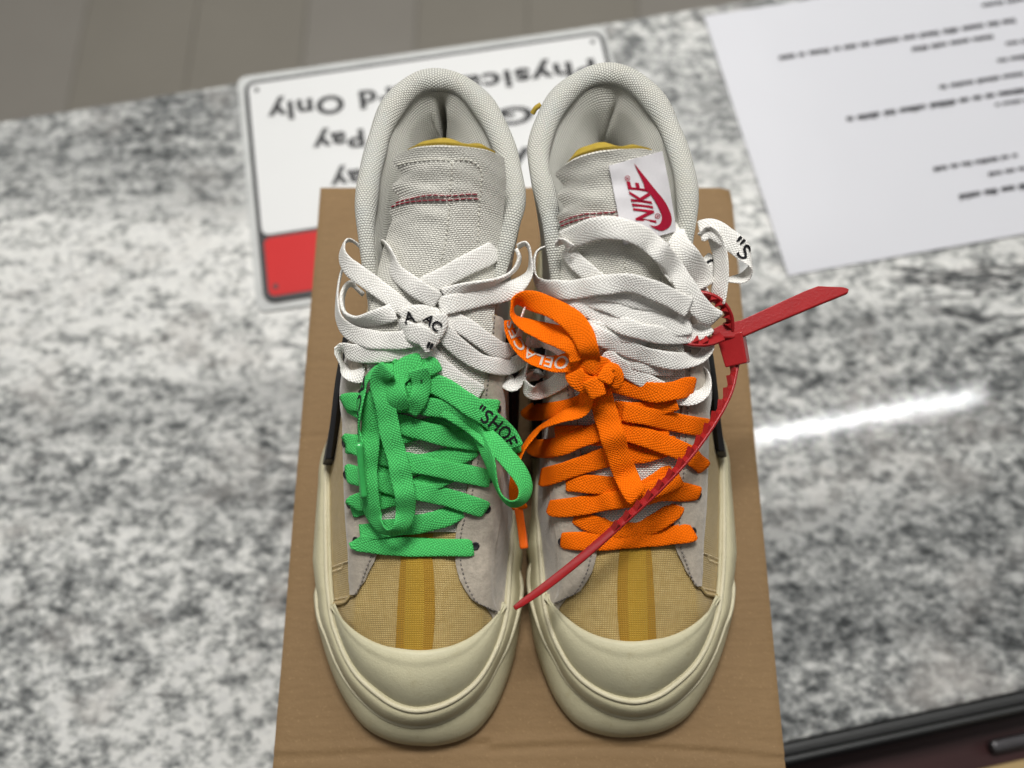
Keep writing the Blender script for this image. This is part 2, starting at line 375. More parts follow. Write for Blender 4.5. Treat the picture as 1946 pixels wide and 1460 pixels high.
for (a, b) in ((0.010, 0.010), (SW - 0.010, 0.010), (0.010, SH - 0.012), (SW - 0.010, SH - 0.012)):
    q = s1 + su * (a - 0.002) + sv * (b - 0.002); slab('screw_hole', q, su, sv, 0.004, 0.004, ZC + 0.0046, ZC + 0.0052, MT['signblack'], sg, 0, 0.0019)
def flat_text(name, body, right_px, left_px, height, parent, mat, offset=0.0, z=ZC + 0.0052):
    """upside-down word: its last letter ends at image point right_px, its first begins at left_px"""
    vs, fs = text_mesh(body, 1.0, offset, 0, 1.1)
    cap = text_mesh('P', 1.0)[0][:, 1].max(); a, b = unp(*left_px, z), unp(*right_px, z); wd = float(np.linalg.norm(b - a))
    x0, x1 = vs[:, 0].min(), vs[:, 0].max(); P = []
    for x, y in vs:
        p = a + (b - a) * (x - x0) / (x1 - x0) + sv * y * height / cap; P.append(V(p[0], p[1], z))
    return mesh(name, P, fs, mat, parent, smooth=False)
for wd_, r_, l_, hh in (('Only', (507, 199), (652, 180), .0165), ('Card', (681, 175), (832, 154), .0165), ('Physical', (858, 150), (1128, 112), .0165),
                        ('Pay', (592, 259), (690, 246), .0155), ('Google', (722, 240), (1010, 200), .0155), ('Pay', (626, 330), (718, 318), .0155), ('Apple', (748, 314), (1010, 280), .0155)):
    flat_text('lettering', wd_, r_, l_, hh, sg, MT['signblack'], 0.034)
adopt(sg)
# ------------------------------------------------------------------ laminated sheet
t = NT('laminated_paper'); t.fin((0.60, 0.605, 0.64), 0.22, t.bump(t.noise(9, 2), 0.004, 0.4), spec=0.5); MT['paper'] = t.m
MT['print'] = m_plain('grey_print', (0.02, 0.02, 0.024), 0.5, 0.3)
q1 = unp(1322, 36, ZC); q2 = unp(1497, 526, ZC); q3 = unp(1946, 447, ZC)
pu = nrm(q3 - q2); pv = nrm(q1 - q2); pv = nrm(pv - pu * (pv @ pu)); PH = float((q1 - q2) @ pv)
ps = empty('paper_sheet', tuple(q2), 'white laminated sheet of printed text lying upside down on the counter', 'sheet')
n = 24; G = np.zeros((n, n, 3))
def pap(a, b): return ZC + 0.0016 + 0.0013 * max(0, math.sin((b * 1.1 + a * .25) * 6.0)) * (0.4 + 0.6 * a) 
for i in range(n):
    for j in range(n):
        a, b = i / (n - 1), j / (n - 1); p = q2 + pu * a * 0.30 + pv * b * PH; G[i, j] = V(p[0], p[1], pap(a, b))
sheet('page', G, MT['paper'], ps, 0.0004)
def word_line(px0, py0, length, h, seed):
    """print too blurred to read: word-shaped rows of strokes"""
    r = random.Random(seed); vs, fs = [], []; p = unp(px0, py0, ZC); x = 0
    while x < length:
        for k in range(r.randint(2, 9)):
            tall = h * (1.0 if r.random() < 0.3 else 0.68); wd = h * r.uniform(0.35, 0.55)
            for (ax, ay, bw, bh) in ((0, 0, h * .26, tall), (wd * .6, 0, h * .24, h * .68), (0, h * (.52 if r.random() < .6 else 0), wd * .7, h * .22)):
                c = [p + pu * (x + ax) - pv * ay, p + pu * (x + ax + bw) - pv * ay, p + pu * (x + ax + bw) - pv * (ay + bh), p + pu * (x + ax) - pv * (ay + bh)]
                b0 = len(vs)
                for v in c:
                    a_, b_ = (v - q2) @ pu / 0.30, (v - q2) @ pv / PH
                    vs.append(V(v[0], v[1], pap(a_, b_) + 0.0004))
                fs.append((b0, b0 + 1, b0 + 2, b0 + 3))
            x += wd * 1.15
        x += h * 0.6
    mesh('print_line', vs, fs, MT['print'], ps, smooth=False)
for i, (a, b, L, h) in enumerate(((1862, 12, .05, .0034), (1478, 110, .20, .0042), (1730, 94, .07, .0036), (1908, 84, .02, .0034), (1892, 116, .02, .0034), (1782, 166, .06, .0036), (1606, 226, .14, .0044), (1888, 200, .03, .0030), (1770, 322, .07, .0034), (1874, 332, .03, .0032), (1818, 374, .05, .0044))):
    word_line(a, b, L, h * 1.25, 50 + i)
adopt(ps)

# ------------------------------------------------------------------ shoe box
def m_card():
    t = NT('kraft_cardboard'); tc = t.n('ShaderNodeTexCoord').outputs['Object']
    mpn = t.n('ShaderNodeMapping'); mpn.inputs['Scale'].default_value = (0.5, 2.0, 1); t.l(tc, mpn.inputs['Vector'])
    fib = t.noise(260, 4, 0.65, mpn.outputs[0]); fl = t.noise(30, 3, 0.5, mpn.outputs[0]); b = t.noise(9, 4, 0.6, tc); sp = t.noise(700, 2, 0.6, tc)
    c = t.mix(b, (0.195, 0.120, 0.055), (0.255, 0.162, 0.076))
    c = t.mix(t.m_('MULTIPLY', t.ramp(fib, [(0.32, (1, 1, 1)), (0.6, (0, 0, 0))]), 0.22), c, (0.14, 0.082, 0.034))
    c = t.mix(t.m_('MULTIPLY', t.ramp(sp, [(0.62, (0, 0, 0)), (0.75, (1, 1, 1))]), 0.35), c, (0.40, 0.27, 0.14))
    sx = t.n('ShaderNodeSeparateXYZ'); t.l(tc, sx.inputs[0]); cw = t.m_('SINE', t.m_('ADD', t.m_('MULTIPLY', sx.outputs[1], 2 * math.pi / 0.0048), t.m_('MULTIPLY', b, 3.0)))
    return t.fin(c, 0.72, t.bump(cw, 0.00007, 0.4, t.bump(fl, 0.0010, 0.35, t.bump(sp, 0.0004, 0.5))), spec=0.3)
MT['card'] = m_card()
BW = 0.1275; Y0 = -0.352; Y1 = 0.0
bx = empty('shoe_box', (0, -0.176, ZC), 'brown cardboard shoe box the two sneakers stand on', 'box')
n1, n2 = 130, 220; G = np.zeros((n1, n2, 3))
for i in range(n1):
    for j in range(n2):
        x = -BW + 2 * BW * i / (n1 - 1); y = Y0 + (Y1 - Y0) * j / (n2 - 1)
        z = -0.0004 + 0.0005 * math.sin(x * 30 + y * 17) * math.sin(y * 40)
        yl = -0.3225 + 0.004 * math.sin(x * 21 + 1) + (0.0 if x < -0.02 else -0.003)          # flap crease near the front
        z -= 0.0010 * math.exp(-((y - yl) / 0.0016) ** 2) - 0.0007 * math.exp(-((y - yl - 0.0024) / 0.0018) ** 2)
        dg = (x - 0.098) + (y + 0.329) * 0.9                                       # diagonal fold in the front corner
        if x > 0.085: z -= 0.0009 * math.exp(-(dg / 0.0010) ** 2) * (1 if y < -0.322 else 0)
        z -= 0.0007 * math.exp(-((x - 0.0905) / 0.0009) ** 2) * (1 if y < -0.29 else 0)
        for yc_ in (-0.158, -0.113): z -= 0.0006 * math.exp(-((y - yc_ - 0.02 * x) / 0.0013) ** 2)
        z -= 0.003 * max(0, (x - 0.118) / 0.0095) ** 2 * max(0, (y + 0.012) / 0.012)      # dented back corner
        e = min(x + BW, BW - x, y - Y0, Y1 - y)
        if e < 0.003: z -= 0.0008 * (1 - e / 0.003) ** 2
        z = min(z, 0.0005)
        if y > -0.33 and abs(x) < 0.115: z = min(z, 0.0)
        G[i, j] = V(x, y, z)
sheet('lid_top', G, MT['card'], bx, 0.0025)
wl = 0.003
for (cx, cy, sx, sy) in ((-BW, Y0 + .001, wl, Y1 - Y0 - .002), (BW - wl, Y0 + .001, wl, Y1 - Y0 - .002), (-BW + wl, Y0, 2 * BW - 2 * wl, wl), (-BW + wl, Y1 - wl, 2 * BW - 2 * wl, wl)):
    slab('lid_side', V(cx, cy, 0), V(1, 0, 0), V(0, 1, 0), sx, sy, -0.045, -0.0032, MT['card'], bx, 0.001)
slab('box_body', V(-BW + 0.005, Y0 + 0.005, 0), V(1, 0, 0), V(0, 1, 0), 2 * BW - 0.01, Y1 - Y0 - 0.01, ZC + 0.0002, -0.006, MT['card'], bx, 0.001)
adopt(bx)

# ------------------------------------------------------------------ the sneakers
XM, DY = -0.0018, 0.0040                       # right shoe = mirror image about x = XM, moved back by DY
ST = [  # image outline of the left shoe's sole: outer edge, bumper ridge (or None), foxing bead
 ((620,875),None,(626,878)),((612,940),None,(623,940)),((606,1008),None,(624,1008)),((602,1060),None,(626,1070)),
 ((598,1120),(602,1125),(629,1125)),((601,1165),(606,1172),(635,1172)),((610,1211),(621,1211),(645,1208)),((628,1271),(640,1259),(661,1246)),
 ((652,1325),(668,1306),(684,1281)),((690,1379),(706,1345),(719,1312)),((740,1408),(742,1368),(755,1335)),((800,1418),(790,1379),(794,1344)),
 ((850,1414),(840,1369),(838,1335)),((899,1395),(885,1343),(876,1315)),((935,1355),(920,1307),(908,1286)),((960,1303),(945,1262),(934,1244)),
 ((978,1245),(966,1222),(950,1202)),((989,1180),(984,1165),(959,1160)),((994,1120),(991,1120),(963,1100)),((994,1075),None,(966,1060)),
 ((990,1030),None,(969,1020)),((982,974),None,(974,974))]
REAR = [(-0.010,-0.175),(-0.0085,-0.14),(-0.011,-0.10),(-0.014,-0.06),(-0.021,-0.031),(-0.034,-0.0135),(-0.048,-0.0085),(-0.063,-0.0135),(-0.075,-0.031),(-0.081,-0.06),(-0.087,-0.10),(-0.096,-0.145)]
ctr = V(-0.05, -0.17, 0)
out_, r1_, bd_ = [], [], []
for k, (a, r, b) in enumerate(ST):
    bz = 0.031 + 0.003 * math.exp(-((k - 11) / 4.5) ** 2)
    A = unp(*a, 0.004); B = unp(*b, bz); R_ = unp(*r, 0.0195) if r else A * 0.62 + B * 0.38
    out_.append(A); r1_.append(R_); bd_.append(B)
for (x, y) in REAR:
    d = nrm(V(x, y, 0) - V(-0.048, -0.06 if y > -0.06 else y, 0))
    out_.append(V(x, y, 0.004) + d * 0.004); r1_.append(V(x, y, 0.016) + d * 0.003); bd_.append(V(x, y, 0.031))
out_, r1_, bd_ = map(np.array, (out_, r1_, bd_))
KC = len(out_)
CUR = {  # long lines over the upper, left shoe: image x, image y, height
 'cen': [(805,1275,.044),(805,1232,.0470),(800,1150,.052),(795,1090,.0565),(790,1035,.060),(795,960,.066),(795,900,.074),(795,830,.084),(795,760,.094),(800,690,.105),(803,600,.117)],
 'thrL': [(690,1250,.038),(692,1200,.0405),(700,1100,.050),(712,1050,.057),(716,1000,.064),(714,940,.073),(711,880,.081),(708,820,.089),(705,760,.097),(706,690,.107),(710,600,.119)],
 'thrM': [(895,1250,.038),(902,1195,.041),(883,1120,.050),(866,1050,.057),(866,1009,.062),(876,971,.068),(888,933,.073),(898,870,.081),(906,800,.091),(914,732,.101),(922,670,.110),(927,600,.119)],
 'midL': [(668,1235,.035),(664,1190,.0385),(671,1126,.045),(665,1042,.053),(660,974,.059),(657,870,.070),(656,803,.077),(659,720,.087),(672,640,.097),(684,570,.104)],
 'midM': [(914,1235,.035),(924,1190,.0385),(925,1125,.046),(937,1042,.054),(945,991,.059),(951,922,.067),(953,864,.073),(955,800,.080),(957,720,.089),(954,650,.098),(948,570,.106)],
}
W = {k: pw(v) for k, v in CUR.items()}
def by_y(P, ys):
    """x and z of a line as smooth functions of y"""
    o = np.argsort(P[:, 1]); P = P[o]; D = cr(P, len(P) * 10); oo = np.argsort(D[:, 1]); D = D[oo]
    return np.stack([np.interp(ys, D[:, 1], D[:, 0]), ys, np.interp(ys, D[:, 1], D[:, 2])], 1)
bl = np.vstack([bd_[:12], ]); bm = bd_[11:22]
rearL = np.array([(x, y, .031) for x, y in REAR[::-1][:3]]); rearM = np.array([(x, y, .031) for x, y in REAR[:3]])
YS = np.linspace(-0.2800, -0.138, 64)
fL = by_y(np.vstack([bd_[11:0:-1], bd_[0:1], rearL[0:3]]), YS); fM = by_y(np.vstack([bd_[11:22], rearM]), YS)
for f in (fL, fM): f[:, 2] -= 0.004
secs = []
for i, y in enumerate(YS):
    row = [fL[i], by_y(W['midL'], YS[i:i+1])[0], by_y(W['thrL'], YS[i:i+1])[0], by_y(W['cen'], YS[i:i+1])[0], by_y(W['thrM'], YS[i:i+1])[0], by_y(W['midM'], YS[i:i+1])[0], fM[i]]
    row = np.array(row)
    k_ = np.clip((-0.262 - y) / 0.014, 0, 1)    # tucked under the toe cap
    row[[1, 5], 2] -= 0.0055 * k_; row[[2, 4], 2] -= 0.003 * k_; row[3, 2] -= 0.0012 * k_
    secs.append(row)
secs = np.array(secs)
for c in range(7):                              # smooth lengthwise
    for _ in range(3):
        s = secs[:, c].copy(); s[1:-1] = (s[:-2] + 2 * s[1:-1] + s[2:]) / 4; secs[:, c, 0] = s[:, 0]; secs[:, c, 2] = s[:, 2]
def B_at(iy, t):
    """body surface point: fractional row iy, t in 0..6 across"""
    i = int(np.clip(math.floor(iy), 0, len(YS) - 2)); f = iy - i
    return crt(secs[i], [t])[0] * (1 - f) + crt(secs[i + 1], [t])[0] * f
def row_of(y): return float(np.interp(y, YS, np.arange(len(YS))))
RIM = {'L': [(722,650,.112),(716,610,.116),(708,560,.122),(700,494,.129),(695,420,.133),(700,350,.133),(713,290,.131),(730,236,.129),(756,192,.129),(790,163,.130),(825,153,.131),(868,160,.130),(904,186,.129),(931,222,.129),(955,272,.130),(973,330,.132),(978,385,.133),(970,425,.132),(949,519,.125),(927,605,.116),(918,650,.111)],
       'R': [(1276,650,.111),(1282,610,.115),(1292,540,.123),(1301,470,.130),(1306,410,.133),(1303,345,.133),(1286,280,.131),(1261,222,.129),(1230,179,.129),(1190,150,.130),(1145,142,.131),(1102,157,.130),(1064,190,.129),(1038,235,.129),(1024,285,.130),(1027,330,.132),(1040,385,.133),(1050,440,.131),(1057,520,.124),(1064,600,.116),(1070,650,.111)]}
LOW = [((715,1012,.0625),(790,1012,.0648),(866,1012,.0620)),((714,940,.0735),(795,940,.0755),(885,940,.0725)),((711,880,.0815),(795,880,.0840),(896,880,.080)),((708,800,.092),(795,800,.0960),(906,800,.0915)),((699,715,.1055),(798,715,.1095),(922,715,.1055))]
TNG = {'L': [((698,640,.116),(800,640,.122),(934,640,.116)),((708,560,.123),(812,560,.131),(944,560,.122)),((724,490,.126),(840,482,.140),(955,490,.126)),((740,430,.135),(850,418,.147),(955,430,.134)),((750,385,.143),(853,372,.153),(959,385,.141)),((754,340,.150),(856,330,.159),(962,345,.148)),((753,292,.158),(858,280,.166),(958,300,.156))],
       'R': [((1068,640,.116),(1195,640,.122),(1297,640,.116)),((1062,570,.122),(1190,570,.131),(1297,570,.121)),((1060,500,.126),(1180,500,.141),(1294,500,.125)),((1062,440,.135),(1170,440,.148),(1286,440,.135)),((1065,400,.143),(1168,388,.154),(1278,390,.142)),((1064,360,.149),(1165,335,.160),(1268,340,.150)),((1061,320,.157),(1160,288,.167),(1256,292,.158))]}
def capsules(name, pts, dirs, L, r, mat, parent, kind=True):
    """rows of stitches: small four-sided spindles"""
    vs, fs = [], []
    for p, d in zip(pts, dirs):
        d = nrm(d); a = nrm(np.cross(d, V(.3, .2, 1))); b = np.cross(d, a); o = len(vs)
        vs.append(p - d * L / 2)
        for q in (-.3, .3):
            for (ca, cb) in ((1, 0), (0, 1), (-1, 0), (0, -1)): vs.append(p + d * L * q + a * r * ca + b * r * cb)
        vs.append(p + d * L / 2)
        for k in range(4):
            fs += [(o, o + 1 + (k + 1) % 4, o + 1 + k), (o + 1 + k, o + 1 + (k + 1) % 4, o + 5 + (k + 1) % 4, o + 5 + k), (o + 9, o + 5 + k, o + 5 + (k + 1) % 4)]
    ob = mesh(name, vs, fs, mat, parent)
    if kind: ob['kind'] = 'stuff'
    return ob
def stitch_line(P, step):
    s = np.r_[0, np.cumsum(np.linalg.norm(np.diff(P, axis=0), axis=1))]; q = np.arange(step / 2, s[-1], step)
    S = np.stack([np.interp(q, s, P[:, j]) for j in range(3)], 1); return S, np.gradient(S, axis=0)

class Shoe: pass
def build_shoe(side, label):
    S = Shoe(); S.side = side; mir = side == 'R'
    def X(P):
        P = np.array(P, float)
        if mir: P[..., 0] = 2 * XM - P[..., 0]; P[..., 1] += DY
        return P
    root = empty('sneaker', tuple(X(V(-0.048, -0.16, 0))), label, 'sneaker', 'pair of sneakers')
    S.root = root; S.bv = []                                        # surfaces that things can rest on
    def reg(G): S.bv.append(G)
    # ---- sole
    NL = 300
    O = cr(out_, NL, True); R = cr(r1_, NL, True); Bd = cr(bd_, NL, True)
    kk = np.linspace(0, KC, NL, endpoint=False)
    fro = np.clip(np.minimum((kk - 3.2) / 1.0, (19.3 - kk) / 1.0), 0, 1)[:, None]     # 1 where the bumper is
    Fo = O * (1 - fro) + (R * 0.85 + O * 0.15) * fro
    cen3 = V(-0.05, 0, 0)
    inw = nrm(np.stack([np.gradient(Bd[:, 1]), -np.gradient(Bd[:, 0]), 0 * Bd[:, 0]], 1))
    if ((Bd + inw * .01 - V(-.05, -.17, 0))[:, :2] ** 2).sum() > ((Bd - V(-.05, -.17, 0))[:, :2] ** 2).sum(): inw = -inw
    def lz(a, b, f, z): 
        p = a * (1 - f) + b * f; p = p.copy(); p[:, 2] = z if np.isscalar(z) else z[:]; return p
    bz = Bd[:, 2]
    prof = [lz(Fo, Bd, .35, 0.0006), lz(Fo, Bd, .06, 0.0007), lz(Fo, Bd, 0, 0.004), lz(Fo, Bd, .02, 0.012), lz(Fo, Bd, .14, bz * .68), lz(Fo, Bd, .40, bz * .84), lz(Fo, Bd, .62, bz - .0026)]
    G = np.stack(prof, 0); G = np.concatenate([G, (Bd + inw * 0.004 - V(0, 0, .0045))[None]], 0)
    # flat underside
    und = prof[0].copy(); inner = und + inw * 0.006
    G = np.concatenate([(inner)[None], G], 0)
    G = X(G); mm = mesh('midsole', G.reshape(-1, 3), gridf(G.shape[0], NL, False, True) + [tuple(range(NL))], MT['foxing'], root, griduv(G)); fixn(mm.data)
    reg(np.concatenate([G, G[:, :1]], 1))
    # rounded bead along the top of the foxing
    def tube(name, P, ra, rb, mat, par, closed, nn=10, N=None, taper=None):
        T = np.gradient(P, axis=0)
        if closed: T = (np.roll(P, -1, 0) - np.roll(P, 1, 0))
        T = nrm(T); N0 = np.tile(V(0, 0, 1), (len(P), 1)) if N is None else N
        Sd = nrm(np.cross(T, N0)); Up = np.cross(Sd, T); rows = []
        for j in range(nn):
            a = 2 * math.pi * j / nn; k_ = 1 if taper is None else taper[:, None]
            rows.append(P + (Sd * math.cos(a) * ra + Up * math.sin(a) * rb) * k_)
        Gt = np.stack(rows, 1); U = griduv(Gt)
        o = mesh(name, Gt.reshape(-1, 3), gridf(len(P), nn, closed, True), mat, par, U); fixn(o.data); return o, Gt
    bp = lz(Fo, Bd, .84, bz - .0016)
    tube('foxing_bead', X(bp), .0012, .0012, MT['bead'], mm, True, 10)
    gp = lz(Fo, Bd, .985, bz - .0022); tube('foxing_lip', X(gp), .0011, .0012, MT['foxing'], mm, True, 8)
    # ---- toe bumper
    ks = np.linspace(3.75, 18.7, 150); Ob, Rb, Bb = crt(out_, ks, True), crt(r1_, ks, True), crt(bd_, ks, True)
    en = np.clip(np.minimum((ks - 3.75) / .5, (18.7 - ks) / .5), 0, 1) ** .5
    Ob = Ob * en[:, None] + (Ob * .8 + Bb * .2) * (1 - en[:, None])
    def lz2(a, b, f, z): p = a * (1 - f) + b * f; p[:, 2] = z; return p
    pr = [lz2(Ob, Rb, .25, .0007), lz2(Ob, Rb, .03, .0009), lz2(Ob, Rb, 0, .004), lz2(Ob, Rb, .22, .0115), lz2(Ob, Rb, .6, .0165), lz2(Ob, Rb, .9, .0192), lz2(Ob, Rb, 1.0, .0200), lz2(Rb, Bb, .14, .0196), lz2(Rb, Bb, .20, .0175)]
    Gb = X(np.stack(pr, 1)); tb = mesh('toe_bumper', Gb.reshape(-1, 3), gridf(len(ks), len(pr), False, True) + [tuple(range(len(pr))), tuple(range((len(ks) - 1) * len(pr), len(ks) * len(pr)))], MT['foxing'], root, griduv(Gb)); fixn(tb.data)
    reg(Gb)
    tube('bumper_bead', X(lz2(Ob, Rb, .97, .0192)), .0012, .0014, MT['bead'], tb, False, 8, taper=np.clip(en * 1.2, .2, 1))
    # ---- toe cap
    kc = np.linspace(4.75, 17.3, 70); c0_ = crt(bd_, kc, True); c0_[:, 2] -= .0012
    edge = pw([(630,1148,.034),(658,1184,.0395),(690,1209,.043),(727,1226,.0455),(763,1233,.0472),(800,1236,.0478),(838,1232,.0470),(872,1222,.0448),(903,1205,.0412),(932,1180,.0372),(959,1149,.033)])
    Ed = resamp(edge, 70); ns = 22; rows = []
    for s in np.linspace(0, 1, ns):
        p = c0_ * (1 - s) + Ed * s; a = np.linspace(0, 1, 70); q = np.sin(np.pi * a) ** .6
        p[:, 2] += (.0066 * math.sin(math.pi * s) ** .8 * (1 - .35 * s)) * q
        p[:, 2] += .0011 * (1 / (1 + math.exp(-(s - .74) * 45))) * q
        if s > .985: p[:, 2] -= .0008
        rows.append(p)
    Gc = X(np.stack(rows, 0)); sheet('toe_cap', Gc, MT['rubber'], root, 0.0016); reg(Gc)
    # ---- mesh upper
    tt = np.linspace(0, 6, 73); G = np.array([crt(r, tt) for r in secs]); Gu = X(G); sheet('mesh_upper', Gu, MT['mesh'], root, 0.0012); reg(Gu)
    NB = gnorm(G); NB = NB if NB[..., 2].mean() > 0 else -NB
    S.Gu = Gu
    def surf(iy, t, h):
        a = B_at(iy, t); i = int(round(np.clip(iy, 0, len(YS) - 1))); j = int(round(np.clip(t, 0, 6) * 12)); return a + NB[i, j] * h
    def patch(name, y0, y1, ta, tb_, h, mat, th, nu=50, nv=14, edge=0.35, par=root):
        """overlay on the upper between lines ta(y), tb(y), raised by h, edges turned down"""
        ys = np.linspace(y0, y1, nu); P = np.zeros((nu, nv, 3))
        for i, y in enumerate(ys):
            a, b = ta(y), tb_(y)
            for j in range(nv):
                f = j / (nv - 1); e = min(f, 1 - f) * (nv - 1); hh = h * (1 if e >= 1 else 1 - edge)
                P[i, j] = surf(row_of(y), a + (b - a) * f, hh)
        P = X(P); sheet(name, P, mat, par, th); reg(P); return P
    yv = lambda px, py, z: unp(px, py, z)[1]
    # t position across the upper of an image point
    def tpos(px, py):
        d = nrm(ray(px, py)); dd = np.linalg.norm(np.cross(G - CAM, d), axis=2); i, j = np.unravel_index(dd.argmin(), dd.shape)
        return YS[i], tt[j]
    pr_ = lambda L: (lambda arr: (lambda y: float(np.interp(y, arr[:, 0], arr[:, 1]))))(np.array(sorted(tpos(*p) for p in L)))
    # mustard stripe up the middle of the toe
    lin = lambda L: (lambda c: (lambda y: float(np.polyval(c, y))))(np.polyfit(*np.array([tpos(*p) for p in L]).T, 1))
    sl = lin([(757,1228),(757,1150),(759,1080),(761,1040)]); sr = lin([(821,1228),(821,1150),(820,1080),(820,1040)])
    patch('toe_stripe', -0.280, -0.226, sl, sr, 0.0006, MT['mustard'], 0.0008, 40, 12)
    sl2 = lin([(770,1228),(770,1150),(771,1080),(772,1040)]); sr2 = lin([(806,1228),(806,1150),(806,1080),(806,1040)])
    patch('stripe_overlay', -0.2795, -0.2265, sl2, sr2, 0.0008, MT['mustard2'], 0.0004, 40, 8)
    # medial quarter, grey suede
    qa = pr_([(934,1172),(927,1158),(912,1140),(905,1120),(905,1080),(905,1000),(925,900),(935,800)])
    patch('suede_quarter', yv(934, 1176, .038), -0.139, qa, lambda y: 5.93, 0.0008, MT['suede'], 0.0012, 70, 20)
    # eyestays
    la = pr_([(670,1128),(667,1100),(664,1042),(660,974),(657,870),(656,803),(660,720)]); lb = pr_([(677,1128),(686,1117),(696,1102),(706,1083),(713,1060),(717,1030),(717,960),(714,900),(708,800),(706,700)])
    PL = patch('eyestay', yv(674, 1129, .045), -0.139, la, lb, 0.0022, MT['suede'], 0.0018, 80, 14)
    ma = pr_([(937,1166),(920,1156),(898,1139),(882,1118),(872,1097),(864,1070),(863,1040),(866,1009),(877,971),(890,933),(899,870),(908,800),(916,732)]); mb = pr_([(940,1166),(936,1145),(935,1100),(938,1042),(945,991),(951,922),(953,864),(955,800),(957,720)])
    PM = patch('eyestay', yv(936, 1158, .041), -0.139, ma, mb, 0.0024, MT['suede'], 0.0018, 80, 14)
    # stitching along the eyestays and the mesh seams
    sp, sd = [], []
    for P_, cols in ((PL, (12, )), (PM, (1, ))):
        for c in cols:
            line = P_[:, c] * .35 + P_[:, c - 1 if c > 6 else c + 1] * .65 + V(0, 0, .0002); a, b = stitch_line(line, 0.0022); sp += list(a); sd += list(b)
    capsules('stitching', sp, sd, 0.0015, 0.00035, MT['thread2'], root)
    sp, sd = [], []
    for (p0, p1) in (((628,1082),(664,1062)),((629,1088),(665,1068)),((636,1142),(673,1128)),((638,1147),(676,1133))):
        line = []
        for f in np.linspace(0, 1, 12):
            y, t_ = tpos(p0[0] + (p1[0] - p0[0]) * f, p0[1] + (p1[1] - p0[1]) * f); line.append(surf(row_of(y), t_, .0006))
        a, b = stitch_line(X(np.array(line)), 0.0017); sp += list(a); sd += list(b)
    capsules('seam_stitching', sp, sd, 0.0010, 0.0003, MT['tanthread'], root)
    # folded mesh hem in front of the lateral eyestay
    hp = []
    for p in ((634,1149),(645,1147),(658,1141),(668,1135),(675,1131)):
        y, t_ = tpos(*p); hp.append(surf(row_of(y), t_, .0008))
    tube('mesh_hem', X(resamp(np.array(hp), 20)), .0012, .0010, MT['mesh'], root, False, 8, taper=np.linspace(1, .5, 20))
    # eyelets are hidden under the laces; black swooshes on both sides
    for ta_, tb_, y0 in ((lambda y: .10 + .0 * y, lambda y: .42 + min(.5, (y + .186) * 12), -0.186), (lambda y: 5.58 - min(.5, (y + .186) * 10), lambda y: 5.92, -0.186)):
        patch('swoosh', y0, -0.139, ta_, tb_, 0.0048, MT['swoosh'], 0.0040, 26, 12, .5)
    # ---- collar rim, heel outside, lining
    Pr = resamp(pw(RIM[side]), 130); T = nrm(np.gradient(Pr, axis=0)); ra = .0070; a01 = np.linspace(0, 1, 130)
    cm = Pr.mean(0); Sd = nrm(np.cross(T, V(0, 0, 1)))
    inr = nrm(np.stack([cm[0] - Pr[:, 0], (cm[1] - Pr[:, 1]) * .8, 0 * a01], 1)); 
    for i in range(130):
        if Sd[i] @ inr[i] < 0: Sd[i] = -Sd[i]
    tap = np.clip(np.minimum(a01, 1 - a01) * 14, .55, 1) * (1 + .06 * np.sin(a01 * 31 + 1) + .04 * np.sin(a01 * 67))
    wid = .0029 + .0021 * np.clip((np.minimum(a01, 1 - a01) - .10) / .14, 0, 1) + .0008 * np.exp(-((a01 - .5) / .2) ** 2)
    rowsT = []; nn = 16
    UpT = np.cross(Sd, T); UpT = UpT * np.sign(UpT[:, 2:3] + 1e-9)
    for j in range(nn):
        a = 2 * math.pi * j / nn; rowsT.append(Pr + (Sd * (math.cos(a) * wid * tap)[:, None] + UpT * (math.sin(a) * (wid * .9) * tap)[:, None]))
    Gt = np.stack(rowsT, 1); col = mesh('collar', Gt.reshape(-1, 3), gridf(130, nn, False, True), MT['collar'], root, griduv(Gt)); fixn(col.data); reg(np.concatenate([Gt, Gt[:, :1]], 1))
    # outside of heel and ankle: rim down to the foxing
    rear = np.vstack([np.array([(x, y, .029) for x, y in REAR[::-1]])]); rear = X(rear)
    low = resamp(rear, 130)
    rows = []; rimo = Pr - Sd * (wid * .9)[:, None] - V(0, 0, .002)
    for s in np.linspace(0, 1, 22):
        p = rimo * (1 - s) + low * s; bul = -.002 * math.sin(math.pi * s); p = p - Sd * bul
        rows.append(p)
    Go = np.stack(rows, 0); sheet('ankle_panel', Go, MT['leather'], root, 0.0012, up=None); reg(Go)
    # lining: padded bulge under the rim, drop to the insole
    ins = X(np.array([(x, y, .033) for x, y in REAR[::-1]])); cc = ins.mean(0); insl = resamp(cc + (ins - cc) * V(.80, .86, 0) + V(0, 0, 0.0), 130); insl[:, 2] = .034
    rows = []; rimi = Pr + Sd * (wid * .80)[:, None] - V(0, 0, .0012)
    crease = 1 - np.exp(-((a01 - (.500 if side == 'L' else .47)) / .014) ** 2) * (1.0 if side == 'L' else .35)
    pad = (.45 + .55 * np.exp(-((a01 - .5) / .22) ** 2)) * crease
    for s in np.linspace(0, 1, 30):
        p = rimi * (1 - s) + insl * s
        bul = (.0170 * math.exp(-((s - .34) / .26) ** 2)) * pad * min(1, s * 14) + .0018 * np.sin(a01 * 40 + s * 9) * math.sin(math.pi * s)
        p = p + Sd * np.asarray(bul)[:, None]; rows.append(p)
    Gl = np.stack(rows, 0); sheet('lining', Gl, MT['lining'], root, 0.0008)
    nI = 130; insf = insl - V(0, 0, .0005); io = mesh('insole', list(insf) + [insf.mean(0)], [(i, (i + 1) % nI, nI) for i in range(nI)], MT['lining'], root, np.vstack([insf[:, :2], insf.mean(0)[:2]]))
